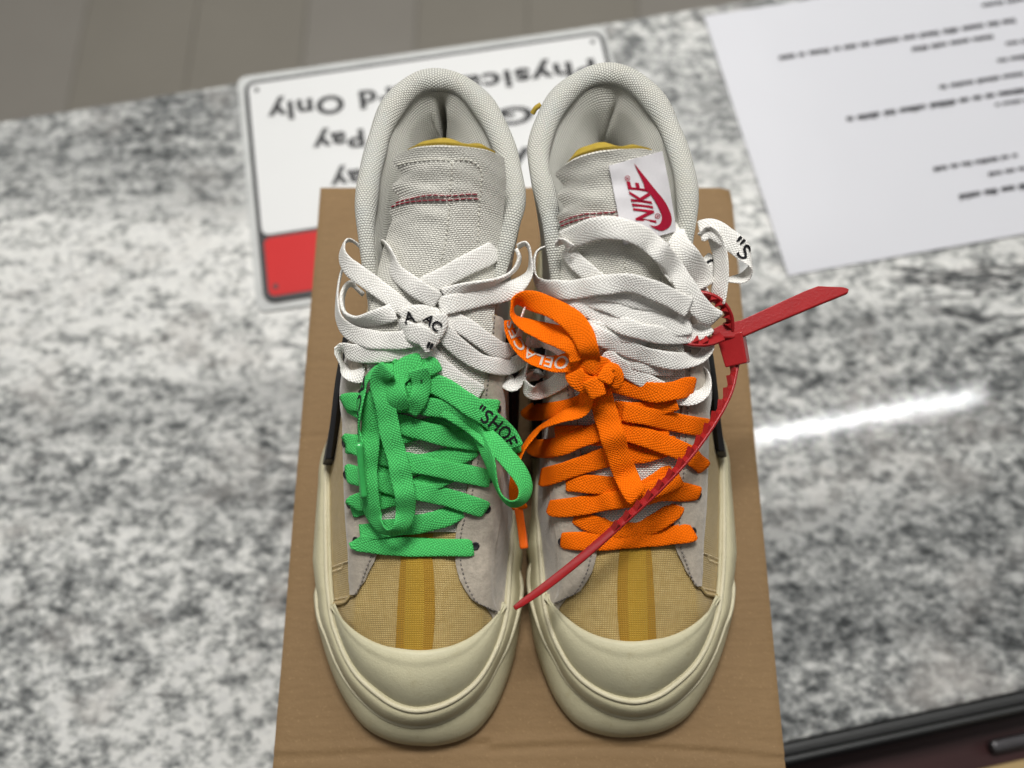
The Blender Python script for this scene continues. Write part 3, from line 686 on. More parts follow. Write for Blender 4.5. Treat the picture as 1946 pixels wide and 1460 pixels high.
    # heel tab edge that shows beyond the rim
    if side == 'L': tp = [unp(733, 196, .118), unp(738, 187, .120), unp(747, 181, .121)]
    else: tp = [unp(1012, 216, .118), unp(1018, 206, .120), unp(1028, 199, .121)]
    tube('heel_tab', resamp(np.array(tp), 12), .0013, .0012, MT['foam'], root, False, 8)
    # ---- tongue
    low_rows = [[unp(*q) for q in r] for r in LOW]; low_rows = [X(np.array(r)) for r in low_rows]
    if mir: low_rows = [r[::-1] for r in low_rows]
    up_rows = [np.array([unp(*q) for q in r]) for r in TNG[side]]
    ctl = np.array(low_rows + up_rows); nR, nC = 110, 34
    Lc, Cc, Rc = (cr(ctl[:, k], nR) for k in range(3)); G = np.zeros((nR, nC, 3)); ff = np.linspace(-1, 1, nC)
    for i in range(nR):
        v = i / (nR - 1)
        for j, f in enumerate(ff):
            E_ = Lc[i] if f < 0 else Rc[i]; p = Cc[i] * (1 - abs(f)) + E_ * abs(f)
            base = Cc[i][2] * (1 - abs(f)) + E_[2] * abs(f); p = p.copy(); p[2] = E_[2] + (Cc[i][2] - E_[2]) * (1 - abs(f) ** 2.3)
            if v > .72:                                             # soft folds down the tongue's left edge
                k_ = (v - .72) / .28; wv = math.sin(k_ * 3 * 2 * math.pi + .4)
                p = p + V(.0022, -.0006, .0005) * wv * max(0, -f - .1) ** 1.3 * (1 if side == 'L' else .8) * min(1, k_ * 4)
                p[2] += .0010 * wv * max(0, .7 - abs(f + .3))
            p[2] += .0006 * math.sin(i * .8 + j * .5) * .3
            G[i, j] = p
    sheet('tongue', G, MT['tongue'], root, 0.0012); reg(G); S.Gt = G
    N = gnorm(G); N = N if N[..., 2].mean() > 0 else -N
    i0 = 78; Gf = (G - N * 0.0018)[i0 + 6:, 2:-2]; kf = np.clip((np.arange(len(Gf)) / (len(Gf) - 1)), 0, 1)
    topd = nrm(G[-1] - G[-4]); Gf = Gf + (topd[2:-2][None] * .0010) * kf[:, None, None] ** 6
    sheet('tongue_foam', Gf, MT['foam'], root, 0.0052)
    sheet('tongue_backing', (G - N * 0.0070)[i0:, 1:-1], MT['lining'], root, 0.001)
    # tongue seams
    def on_t(v, f, h=.0003):
        i = v * (nR - 1); j = (f + 1) / 2 * (nC - 1); i0_, j0_ = int(min(i, nR - 2)), int(min(j, nC - 2)); a, b = i - i0_, j - j0_
        p = (G[i0_, j0_] * (1 - b) + G[i0_, j0_ + 1] * b) * (1 - a) + (G[i0_ + 1, j0_] * (1 - b) + G[i0_ + 1, j0_ + 1] * b) * a
        return p + N[int(round(i)), int(round(j))] * h
    S.on_t = on_t
    def seam(name, vf, step, L, r, mat, h=.0003):
        P = np.array([on_t(v, f, h) for v, f in vf]); a, b = stitch_line(resamp(P, 120), step); return capsules(name, a, b, L, r, mat, root)
    rv = .800 if side == 'L' else .775
    for dv in (0, .0165):
        seam('red_stitching', [(rv + (.004 if side == 'L' else .03) * f + dv, f) for f in np.linspace(-.99, .55 if side == 'L' else .1, 14)], .0028, .0030, .00028, MT['redthread'], .0004)
    if side == 'L':
        seam('tongue_seam', [(v, .02) for v in np.linspace(.62, .955, 16)], .0021, .0015, .00030, MT['palethread'])
        seam('tongue_seam', [(v, .56) for v in np.linspace(.66, .90, 12)] + [(.925, .53), (.945, .45), (.955, .33), (.957, .15), (.957, .02)], .0021, .0015, .00030, MT['palethread'])
        seam('tongue_seam', [(.955, f) for f in np.linspace(-.95, .02, 12)], .0021, .0015, .00030, MT['palethread'])
    else:
        seam('tongue_seam', [(v, .05) for v in np.linspace(.62, .78, 10)], .0021, .0015, .00030, MT['palethread'])
    adopt(root)
    # raycast target
    vs, fs = [], []
    for g in S.bv:
        o = len(vs); vs += [Vector(p) for p in g.reshape(-1, 3)]; fs += [tuple(o + i for i in f) for f in gridf(*g.shape[:2])]
    S.bvh = BVHTree.FromPolygons(vs, fs)
    return S
SL = build_shoe('L', 'cream high-top sneaker with green and white laces, left of the pair on the box')
SR = build_shoe('R', 'cream high-top sneaker with orange and white laces and red tongue label, right of the pair')

# ------------------------------------------------------------------ laces
def gauss(a, sg):
    r = int(3 * sg) + 1; k = np.exp(-(np.arange(-r, r + 1) / sg) ** 2 / 2); k /= k.sum()
    p = np.concatenate([np.repeat(a[:1], r, 0), a, np.repeat(a[-1:], r, 0)])
    if a.ndim == 1: return np.convolve(p, k, 'valid')
    return np.stack([np.convolve(p[:, i], k, 'valid') for i in range(a.shape[1])], 1)
def rebuild(S):
    vs, fs = [], []
    for g in S.bv:
        o = len(vs); vs += [tuple(p) for p in g.reshape(-1, 3)]; fs += [tuple(o + i for i in f) for f in gridf(*g.shape[:2])]
    S.bvh = BVHTree.FromPolygons(vs, fs)
def hit(S, px, py):
    d = nrm(ray(px, py)); r = S.bvh.ray_cast(Vector(CAM), Vector(d))
    if r[0] is None: return None
    return np.array(r[0]), np.array(r[1]), r[3]
class Lace:
    def __init__(s, S, mat, name='shoelace', label=None, w0=.0088):
        s.w0 = w0
        s.S, s.mat = S, mat; s.vs, s.fs, s.uv = [], [], []; s.name = name; s.label = label; s.letters = []
    def strand(s, pts, w=None, th=0.0012, step=4.0, smooth=2.6, ends=(1, 1), rest=True, wob=1.0):
        """a flat ribbon. Control points: image x, image y, lift over what lies below (or height z when > 0.05), tilt in degrees"""
        w = w or s.w0
        S = s.S; C = np.array([tuple(p) + (0,) * (4 - len(p)) if len(p) > 2 else (p[0], p[1], .001, 0) for p in pts], float)
        fl = (C[:, 2] > .05).astype(float)
        zz = C[:, 2].copy(); hh = np.where(fl > 0, .001, C[:, 2])
        for i in range(len(C)):
            if not fl[i]:
                h_ = hit(S, C[i, 0], C[i, 1]); zz[i] = h_[0][2] + C[i, 2] if h_ is not None else np.nan
        ok = ~np.isnan(zz); zz = np.interp(np.arange(len(zz)), np.arange(len(zz))[ok], zz[ok])
        D = cr(np.column_stack([C[:, 0], C[:, 1]]), len(C) * 30); L = np.r_[0, np.cumsum(np.linalg.norm(np.diff(D, axis=0), axis=1))]
        n = max(8, int(L[-1] / step)); idx = np.interp(np.linspace(0, L[-1], n), L, np.linspace(0, len(C) - 1, len(D)))
        XY = crt(C[:, :2], idx); F = np.interp(idx, range(len(C)), fl); H = np.interp(idx, range(len(C)), hh); Z = crt(zz[:, None], idx)[:, 0]; TL = crt(C[:, 3:4], idx)[:, 0]
        dep, nor = [], []
        for k in range(n):
            r_ = ray(*XY[k]); da = (Z[k] - CAM[2]) / nrm(r_)[2]; nn = V(0, -.35, 1)
            h_ = hit(S, *XY[k]); d = da
            if h_ is not None and F[k] < .999:
                d = F[k] * da + (1 - F[k]) * min(h_[2] - H[k] - th / 2, da + .012); nn = h_[1] if h_[1] @ nrm(r_) < 0 else -h_[1]
            dep.append(d); nor.append(nn)
        dep = np.array(dep); mn = dep.copy()
        for k in range(n): mn[k] = dep[max(0, k - 2):k + 3].min()
        dep = gauss(mn * .7 + dep * .3, smooth)
        P = np.array([CAM + nrm(ray(*XY[k])) * dep[k] for k in range(n)])
        if wob: P[:, 2] += gauss(rng.normal(0, .0009, n), 4) * wob; P[:, 0] += gauss(rng.normal(0, .0007, n), 5) * wob
        N = nrm(gauss(nrm(np.array(nor)), 4) * .8 + nrm(CAM - P) * .6)
        T = nrm(np.gradient(P, axis=0)); N = nrm(N - T * (N * T).sum(1, keepdims=True)); Bn = np.cross(T, N)
        a = np.radians(TL + gauss(rng.normal(0, 16, n), 6) * wob)[:, None]; N2 = N * np.cos(a) + Bn * np.sin(a); B2 = np.cross(T, N2)
        q = 14; ang = np.arange(q) / q * 2 * math.pi; cxs = np.sign(np.cos(ang)) * np.abs(np.cos(ang)) ** .55; cys = np.sign(np.sin(ang)) * np.abs(np.sin(ang)) ** .85
        al = np.r_[0, np.cumsum(np.linalg.norm(np.diff(P, axis=0), axis=1))]; o = len(s.vs)
        wv = w * (1 + gauss(rng.normal(0, .12, n), 3))
        ek = np.ones(n)
        if ends[0]: ek = np.minimum(ek, np.clip(.88 + al / .004, 0, 1))
        if ends[1]: ek = np.minimum(ek, np.clip(.88 + (al[-1] - al) / .004, 0, 1))
        wv = wv * ek; off = random.random()
        G = P[:, None] + B2[:, None] * (cxs[None, :, None] * wv[:, None, None] / 2) + N2[:, None] * (cys[None, :, None] * th / 2 + 0 * wv[:, None, None])
        cup = .00035 * gauss(rng.normal(0, 1.5, n), 6)[:, None] * (cxs ** 2)[None]; G = G + N2[:, None] * cup[..., None]
        s.vs += list(G.reshape(-1, 3)); s.fs += [tuple(o + i for i in f) for f in gridf(n, q, False, True)] + [tuple(o + i for i in range(q)), tuple(o + (n - 1) * q + i for i in range(q))]
        for k in range(n):
            for j in range(q): s.uv.append((cxs[j] * w / 2, al[k] + off))
        if rest:
            S.bv.append(np.stack([P + B2 * (wv / 2)[:, None] + N2 * th * .4, P + N2 * th * .5, P - B2 * (wv / 2)[:, None] + N2 * th * .4], 1)); rebuild(S)
        return dict(P=P, T=T, B=B2, N=N2, s=al, w=wv, th=th)
    def lump(s, px, py, r, sq=(1, 1, .8), lift=.003):
        """the packed core of a knot"""
        h_ = hit(s.S, px, py); c = h_[0] + nrm(CAM - h_[0]) * lift; nu, nv = 14, 18; G = np.zeros((nu, nv, 3))
        for i in range(nu):
            for j in range(nv):
                a = math.pi * i / (nu - 1); b = 2 * math.pi * j / nv; k = 1 + .10 * math.sin(3 * b + a * 2) + .07 * math.cos(5 * a + b)
                G[i, j] = c + V(math.sin(a) * math.cos(b) * sq[0], math.sin(a) * math.sin(b) * sq[1], math.cos(a) * sq[2]) * r * k
        o = len(s.vs); s.vs += list(G.reshape(-1, 3)); s.fs += [tuple(o + i for i in f) for f in gridf(nu, nv, False, True)]
        for i in range(nu):
            for j in range(nv): s.uv.append((((j * .0011) % .008) - .004, i * .0011))
        s.S.bv.append(np.concatenate([G, G[:, :1]], 1)); rebuild(s.S)
    def print_on(s, fr, body, s0, mat, flip=False, size=.62, side=1, rev=False):
        """lettering printed along a strand"""
        vs, fs = text_mesh(body, 1.0, .012, 0, 1.05); cap = text_mesh('H', 1.0)[0][:, 1].max(); k = size * .0084 / cap; vs = (vs - V(0, cap / 2)) * k
        P = []
        for x, y in vs:
            if flip: x, y = -x, -y
            q = s0 + x; f = lambda A: np.array([np.interp(q, fr['s'], A[:, c]) for c in range(3)])
            P.append(f(fr['P']) - f(fr['B']) * y * side + f(fr['N']) * side * (fr['th'] * .5 + .00025))
        s.letters.append((P, fs, mat))
    def decal(s, body, px, py, hpx, ang, mat):
        """lettering on whatever surface shows at that image point"""
        vs, fs = text_mesh(body, 1.0, .03); cap = text_mesh('H', 1.0)[0][:, 1].max(); vs = vs / cap * hpx; vs = vs - (vs.max(0) + vs.min(0)) / 2; a = math.radians(ang); P = []
        for x, y in vs:
            h_ = hit(s.S, px + x * math.cos(a) - y * math.sin(a), py - x * math.sin(a) - y * math.cos(a))
            if h_ is None: return
            P.append(h_[0] + nrm(CAM - h_[0]) * .0006)
        s.letters.append((P, fs, mat))
    def done(s):
        root = s.S.root; M = V(*root.location)
        ob = mesh(s.name, [v - M for v in s.vs], s.fs, s.mat, root, s.uv); fixn(ob.data)
        if s.label: ob['label'] = s.label
        for P, fs, mat in s.letters: mesh('lettering', [p - M for p in P], fs, mat, ob, smooth=False)
        return ob


# ---- woven label on the right tongue
def px_grid(S_bvh, quad, nu, nv, lift):
    A, B, Cq, Dq = [np.array(q, float) for q in quad]; G = np.zeros((nu, nv, 3))
    for i in range(nu):
        for j in range(nv):
            u, v = i / (nu - 1), j / (nv - 1); p = (A * (1 - u) + B * u) * (1 - v) + (Dq * (1 - u) + Cq * u) * v
            d = nrm(ray(*p)); r = S_bvh.ray_cast(Vector(CAM), Vector(d)); G[i, j] = np.array(r[0]) - d * lift if r[0] is not None else V(np.nan, 0, 0)
    for j in range(nv):                             # past the tongue's edge: go on straight
        for i in range(nu):
            if np.isnan(G[i, j, 0]): G[i, j] = 2 * G[i - 1, j] - G[i - 2, j]
    return G
def bvh_of(G): return BVHTree.FromPolygons([tuple(p) for p in G.reshape(-1, 3)], gridf(*G.shape[:2]))
Gq = px_grid(bvh_of(SR.Gt), ((1157, 315), (1259, 288), (1285, 440), (1186, 466)), 16, 22, .0012)
for i in range(16):
    for j in range(22): Gq[i, j] += V(0, 0, 1) * .0016 * (i / 15) ** 2 * math.sin(j / 21 * 3.1)
for _ in range(2): Gq[1:-1, 1:-1] = (Gq[:-2, 1:-1] + Gq[2:, 1:-1] + Gq[1:-1, :-2] + Gq[1:-1, 2:]) / 4
MR = V(*SR.root.location)
lb = sheet('brand_label', Gq - MR, MT['tag'], SR.root, .0005); SR.bv.append(Gq)
lb['label'] = 'white woven label with crimson lettering and mark'
lbv = bvh_of(Gq)
def on_label(px, py):
    d = nrm(ray(px, py)); r = lbv.ray_cast(Vector(CAM), Vector(d))
    if r[0] is None: r = lbv.find_nearest(Vector(CAM + d * .36))
    return np.array(r[0]) - d * .0004 - MR
ZP = lambda x, y: V(980 + x / 3.042, 100 + y / 3.042)
vs, fs = text_mesh('NIKE', 1.0, .022, .10, 1.0); cap = text_mesh('N', 1.0)[0][:, 1].max(); x0, x1 = vs[:, 0].min(), vs[:, 0].max()
org = ZP(812, 985); ax = ZP(756, 752) - org; ay = ZP(700, 978) - org
mesh('lettering', [on_label(*(org + ax * (x - x0) / (x1 - x0) + ay * y / cap)) for x, y in vs], fs, MT['crimson'], lb, smooth=False)
oc = cr([ZP(*p) for p in ((685,640),(745,715),(805,790),(865,865),(900,945),(895,1000),(850,1030),(805,1018),(770,995))], 48)
ic = cr([ZP(*p) for p in ((688,648),(722,720),(760,790),(800,850),(830,905),(846,950),(834,990),(805,1003),(771,996))], 48)
mesh('tick_mark', [on_label(*(oc[i] * (1 - f) + ic[i] * f)) for i in range(48) for f in (0, .33, .67, 1)], gridf(48, 4), MT['crimson'], lb, smooth=False)
for cx, cy in ((646, 727), (821, 945)):
    P, F = [], []
    for k in range(20):
        a = k / 20 * 2 * math.pi
        for r in (15.5, 12): P.append(on_label(*ZP(cx + r * math.cos(a), cy + r * math.sin(a))))
        F.append((2 * k, 2 * k + 1, (2 * k + 3) % 40, (2 * k + 2) % 40))
    v2, f2 = text_mesh('R', 1.0, .02); v2 = v2 - (v2.max(0) + v2.min(0)) / 2; o = len(P)
    P += [on_label(*ZP(cx - y * 20 - x * 4, cy - x * 20)) for x, y in v2]; F += [tuple(o + i for i in f) for f in f2]
    mesh('registered_mark', P, F, MT['crimson'], lb, smooth=False)
rebuild(SR)

# ---- eyelets where the coloured laces go in
def eyelets(S, pts):
    M = V(*S.root.location); me = None
    for px, py in pts:
        h_ = hit(S, px, py)
        if h_ is None: continue
        n_ = h_[1] if h_[1] @ ray(px, py) < 0 else -h_[1]; a = nrm(np.cross(n_, V(0, 1, 0))); b = np.cross(n_, a); c = h_[0] - M; vs, fs = [c + n_ * .0002], []
        for k in range(16):
            an = 2 * math.pi * k / 16; d = a * math.cos(an) + b * math.sin(an); vs += [c + d * .0013 + n_ * .0003, c + d * .0017 + n_ * .0006, c + d * .0021 + n_ * .0002]
            i, j = 1 + 3 * k, 1 + 3 * ((k + 1) % 16); fs += [(0, i, j), (i, i + 1, j + 1, j), (i + 1, i + 2, j + 2, j + 1)]
        mesh('eyelet', vs, fs, MT['eyelet'], S.root)
eyelets(SL, [(677,1028),(664,958),(657,902),(654,842),(655,766),(903,1038),(925,968),(932,910),(933,846),(946,778)])
eyelets(SR, [(1068,1030),(1049,966),(1033,908),(1316,1010),(1327,942)])

# ---- left shoe, white
Wl = Lace(SL, MT['white'], label='white shoelace with black lettering', w0=.0080)
Wl.strand([(690,712,.001),(662,708,.100,50),(648,688,.103,75),(648,664,.107,55),(672,670,.110,15),(715,674,.001),(755,667,.001),(797,655,.001)])
Wl.strand([(798,650),(830,690),(872,725),(915,748,-.001)])
Wl.strand([(838,622),(866,655),(912,688),(958,697),(988,686,.104,30),(1000,664,.106,75),(1003,640,.107,85)])
Wl.strand([(1003,676,.101,80),(996,708,.098,75),(978,732,.096,40),(962,722,.095,20)], rest=False)
Wl.strand([(833,598),(882,620),(922,648),(952,666,.001,10),(976,660,.109,40),(988,632,.112,78),(992,600,.115,82),(1000,570,.117,80)])
Wl.strand([(656,494,.118,85),(645,530,.116,85),(640,568,.115,80),(644,606,.114,65),(664,630,.114,25),(702,644,.001),(750,648,.001),(795,642,.001)])
Wl.strand([(690,560,.106,80),(664,540,.109,85),(650,566,.113,88),(656,598,.115,80),(682,612,.117,60),(715,604,.002,35),(748,592,.002)], th=.0020)
Wl.strand([(968,456,.114),(950,468,.122),(925,486,.001),(880,508,.001),(830,534,.001),(790,556,.001)], w=.0092)
Wl.strand([(720,520,.001,60),(718,480,.002,75),(732,466,.003,70),(744,488,.002,50),(752,516,.001,20),(786,544,.001),(832,572,.001)])
Wl.strand([(845,566,.001),(885,549,.002,35),(935,538,.003,60),(975,516,.127,78),(988,492,.130,85),(982,474,.131,88)], th=.0018)
Wl.strand([(984,470,.131,85),(1000,464,.132,88),(1008,484,.130,86),(1003,520,.127,62),(970,550,.126,22),(930,562,.002),(880,573,.001),(835,582,.001)])
Wl.strand([(690,476,.121,80),(672,460,.126,85),(656,460,.128,80),(650,484,.128,62),(664,508,.128,30),(702,535,.002),(750,572,.001),(796,608,.001)])
Wl.lump(806, 618, .0042, (1.2, 1.3, .7), .001)
Wl.strand([(764,606,.001),(788,596,.001),(820,598,.001),(836,610,-.001)], w=.0075)
Wl.strand([(832,598,.001),(832,618,.001),(818,640,.001),(800,655,.001)], w=.0082)
Wl.strand([(760,618,.001,20),(782,632,.001),(806,640,.001),(826,660,-.001)], w=.0085)
Wl.decal('A', 778, 603, 20, 8, MT['ink']); Wl.decal('AC', 822, 613, 18, -40, MT['ink']); Wl.decal('"', 817, 657, 26, -25, MT['ink'])
Wl.done()

# ---- left shoe, green
Gl_ = Lace(SL, MT['green'], label='bright green shoelace tied in a bow, printed in black')
g = Gl_.strand
g([(684,1012,-.001),(735,1005),(800,996),(850,982),(882,962,-.001)])
g([(668,968,-.002),(700,958),(760,940),(830,912),(892,884,-.001)])
g([(662,905,-.002),(700,902),(770,888),(850,870),(905,852,-.001)])
g([(657,845,-.002),(700,840),(780,822),(850,805),(912,790,-.001)])
g([(670,965,-.003),(676,958,.001),(700,950),(725,946,.0)])
g([(660,902,-.003),(668,902,.001),(720,916),(790,932),(850,946),(912,966,.001),(922,970,-.003)])
g([(655,843,-.003),(662,842,.001),(720,864),(780,880),(850,894),(920,908,.001),(930,910,-.003)])
g([(652,768,-.003),(660,768,.001),(715,792),(790,815),(860,832),(920,842,.001),(930,845,-.003)])
g([(652,766,-.003),(658,765,.001),(720,764),(800,770),(880,776),(936,778,.001),(946,780,-.003)])
g([(676,1026,-.003),(684,1032,.001),(740,1038),(800,1040),(886,1041,.001),(900,1040,-.003)], w=.0090)
g([(795,722,.001),(848,745,.002),(898,778,.003),(938,806,.004),(966,836,.086,10),(976,862,.082,35)], w=.0094, ends=(0, 0))
fr = g([(800,720,.001),(850,742,.002),(902,776,.003),(936,800,.004),(964,828,.092,10),(976,852,.088,30)], w=.0092)
Gl_.print_on(fr, '"SHOE', fr['s'][-1] * .50, MT['ink'], size=.72)
g([(800,772,.002),(858,782,.004,20),(900,812,.006,45),(926,862,.100,60),(938,908,.095,72),(952,942,.092,78),(972,958,.091,70),(992,950,.092,62),(998,924,.094,40),(978,888,.097,18),(935,842,.100,10),(885,798,.005,8),(815,762,.002)], w=.0088)
fr = g([(752,700,.003,40),(722,700,.004,62),(698,722,.005,68),(686,762,.005,62),(682,806,.005,66),(684,846,.005,75)], w=.0078)
Gl_.print_on(fr, 'ACES"', fr['s'][-1] * .34, MT['ink'], size=.80)
ag = Lace(SL, MT['greenclear'], 'aglet')
ag.strand([(684,842,.005,70),(687,895,.005,70),(692,946,.004,70)], w=.0036, th=.0030, wob=.1, smooth=9, step=6)
ag.done()
g([(738,708,.004,10),(716,760,.003),(704,830,.003,8),(700,900,.003,12),(704,958,.004,22),(720,996,.006,45),(742,1012,.008,68),(764,1000,.010,48),(772,962,.010,20),(762,905,.009,6),(744,830,.008),(730,765,.008),(722,722,.008),(738,700,.006,-10)], w=.0092)
Gl_.lump(772, 738, .0072, (1.0, 1.3, .8), .003)
g([(760,700,.0),(770,690,.001),(788,686,.001),(815,694,.001,-10),(826,712,-.001)], w=.0088)
g([(800,690,.001),(772,700,.002),(752,722,.002),(752,752,.001),(764,780,-.001)], w=.0098)
g([(790,700,.001),(800,730,.001),(796,762,.001),(776,782,-.001)], w=.0085)
Gl_.decal('"', 801, 724, 10, -20, MT['ink'])
ob = Gl_.done()

# ---- right shoe, white underneath the orange knot
Wr = Lace(SR, MT['white'], label='white shoelace wound round the ankle, printed in black', w0=.0078)
s_ = Wr.strand
z5 = lambda l: [(950 + p[0] / 3.892, 420 + p[1] / 3.892) + tuple(p[2:]) for p in l]
s_(z5([(1290,1090,-.001),(1100,1070),(900,1010),(700,950),(560,880,0)]))
s_(z5([(260,930,.100,60),(300,880,.106,20),(400,905,.002),(520,990,.001),(560,1060,.001)]))
s_(z5([(320,1130,.001,60),(210,1150,.097,80),(185,1200,.096,70),(240,1265,.098,20),(350,1235,.001),(450,1170,.001),(540,1090,.001)]))
s_(z5([(1440,1050,.095,80),(1520,1110,.094,85),(1535,1190,.094,80),(1490,1270,.096,50),(1380,1305,.002,12),(1230,1262,.001),(1050,1170,.001),(880,1070,.001),(760,990,.001)]))
s_(z5([(330,740,.001),(500,790,.001),(700,810,.001),(900,830),(1080,860,0)]))
s_(z5([(1545,910,.106,80),(1520,965,.105,62),(1440,1015,.104,35),(1300,1040,.002,10),(1120,1005,.001),(940,945,.001),(760,870,.001),(640,800,.001)]))
s_(z5([(400,560,.001),(560,600,.001),(740,690,.001),(930,780,.001),(1120,835,.001),(1330,850,.001,-5),(1480,820,.114,-20),(1560,770,.116,-40)]))
s_(z5([(640,540,.0),(760,580,.001),(900,640,.001),(1080,720,.001),(1250,770,.001),(1420,760,.002,-10)]), w=.0100)
s_(z5([(720,490,-.001),(860,525,.001),(1020,560,.001),(1200,600,.002),(1380,640,.002),(1430,700,.001)]), w=.0100)
s_(z5([(480,210,.001,20),(560,300,.001),(640,370,.001),(720,440,.0),(780,480,-.001)]), w=.0075)
s_(z5([(330,190,.122,85),(265,230,.124,85),(250,330,.122,85),(268,430,.120,75),(340,500,.120,35),(480,515,.003,10),(650,490,.003,0),(800,470,.003,5),(950,460,.003,20),(1100,500,.003,10),(1260,570,.003),(1400,650,.002)]), w=.0086)
s_(z5([(1330,500,.001,30),(1220,360,.001,40),(1190,260,.002,40),(1210,160,.003,20)]))
s_(z5([(1330,40,.124,40),(1285,60,.134,30),(1320,170,.004),(1400,280,.004),(1480,390,.123,-10),(1530,490,.120,-30)]), w=.0100)
s_(z5([(1480,120,.130,60),(1530,70,.132,70),(1590,130,.130,60),(1630,250,.127,50),(1640,380,.124,45),(1620,500,.121,40),(1600,600,.117,50)]), w=.0090)
s_(z5([(1420,380,.120,60),(1470,470,.118,50),(1500,560,.116,40)]))
fr = s_(z5([(1470,80,.131,-20),(1560,60,.133,-10),(1680,120,.133,-5),(1780,200,.132,-10),(1850,280,.129,-60),(1862,350,.125,-95),(1810,415,.122,-120),(1720,432,.120,-110),(1650,430,.118,-90)]), w=.0092)
Wr.print_on(fr, '"S', fr['s'][-1] * .36, MT['ink'], size=.85)
Wr.decal('EL', 1407, 532, 13, 165, MT['ink'])
fr = s_(z5([(1500,270,.122,-20),(1560,330,.121,0),(1620,400,.120,20)]), rest=False)
Wr.print_on(fr, 'CES', .002, MT['ink'], size=.7)
s_(z5([(470,160,.003,30),(560,110,.004,12),(700,62,.005,0),(850,55,.005,-5),(1000,90,.005,-5),(1130,170,.005),(1240,290,.005),(1340,430,.005),(1430,570,.005),(1520,680,.004),(1600,740,.118,20)]), w=.0092)
s_(z5([(450,175,.002,75),(462,150,.004,60),(500,180,.003,40),(530,210,.002,20)]), w=.006)
Wr.done()

# ---- right shoe, orange
Or = Lace(SR, MT['orange'], label='neon orange shoelace tied in a knot, printed in pale grey')
z6 = lambda l: [(950 + p[0] / 2.808, 660 + p[1] / 2.808) + tuple(p[2:]) for p in l]
o_ = lambda l, **k: Or.strand(z6(l), **k)
o_([(400,900,-.001),(480,940),(620,970),(780,960),(920,880),(945,840,-.001)])
o_([(350,720,-.001),(450,730),(600,740),(760,760,.001),(930,740,-.001)])
o_([(290,470,-.001),(420,470),(600,470),(760,450,.001),(900,430,-.001)])
o_([(930,660,-.001),(840,720),(700,790),(560,830)])
o_([(640,560,.001),(760,570),(860,540),(950,520,-.001)])
o_([(610,330,.001),(720,345),(840,320),(940,290,-.001)])
o_([(270,850,-.003),(300,862,.001),(440,845),(590,820),(740,800),(900,770),(1040,785,.001),(1065,790,-.003)])
o_([(225,690,-.003),(255,690,.001),(380,650),(520,600),(640,570)])
o_([(160,505,-.003),(190,540,.001),(300,535),(420,490),(560,440)])
o_([(1100,650,-.003),(1070,620,.001,20),(1000,570),(860,510),(700,460),(600,430)])
o_([(1118,430,-.003),(1095,430,.001),(980,410),(820,375),(650,345)])
o_([(1040,215,-.003),(1000,215,.001),(920,235),(800,240),(640,200),(560,180)])
o_([(145,320,-.003),(175,345,.001),(300,335),(420,310),(480,270)])
o_([(325,1030,-.003),(350,1035,.001),(500,1035),(700,1022),(900,1005),(1010,990,.001),(1038,980,-.003)], w=.0092)
o_([(960,690,-.001),(900,725,.001),(830,755,.002),(770,775,.003),(715,790,.003)], w=.0088)
o_([(520,250,.004),(560,350,.006),(600,470,.006),(640,600,.006),(685,710,.006),(715,775,.005),(735,800,.002)], w=.0108)
o_([(470,240,.003,20),(440,330,.004,40),(330,370,.005,60),(220,430,.086,70),(140,520,.083,75),(90,620,.079,70),(75,720,.074,60),(85,800,.069,45),(100,860,.064,30)], w=.0082)
ag = Lace(SR, MT['orangeclear'], 'aglet')
ag.strand(z6([(98,850,.065,10),(115,960,.058),(130,1075,.050)]), w=.0040, th=.0032, wob=.1, smooth=6)
ag.done()
o2 = lambda l, **k: Or.strand(z5(l), **k)
fr = o2([(590,1060,.002,30),(500,1050,.004,40),(380,1055,.110,42),(250,1020,.110,44),(150,940,.112,48),(85,830,.114,55),(60,740,.115,70)], w=.0088)
Or.print_on(fr, 'OELACES', fr['s'][-1] * .10, MT['greyink'], flip=False, size=.72)
o2([(600,1040,.004,20),(560,940,.006,10),(450,860,.008,25),(330,820,.118,35),(200,770,.119,50),(110,710,.120,75),(95,640,.121,85),(130,590,.122,60),(240,595,.123,20),(400,650,.126,5),(530,730,.1275,0),(610,830,.1265,10),(650,930,.010,10),(670,1020,.006),(660,1060,.003)], w=.0094)
Or.lump(950 + 690 / 3.892, 420 + 1150 / 3.892, .0070, (1.35, 1.0, .8), .003)
o2([(560,1180,0),(570,1090,.001),(640,1060,.002),(740,1080,.002),(800,1110,0)], w=.0088)
o2([(540,1120,0),(580,1180,.002),(680,1220,.003),(790,1180,.002),(840,1110,0)], w=.0090)
o2([(770,1200,0),(800,1130,.003),(830,1100,.003),(860,1160,.001),(830,1230,0)], w=.0070)
o2([(640,1260,0),(690,1235,.002),(760,1215,.001)], w=.0085)
Or.done()

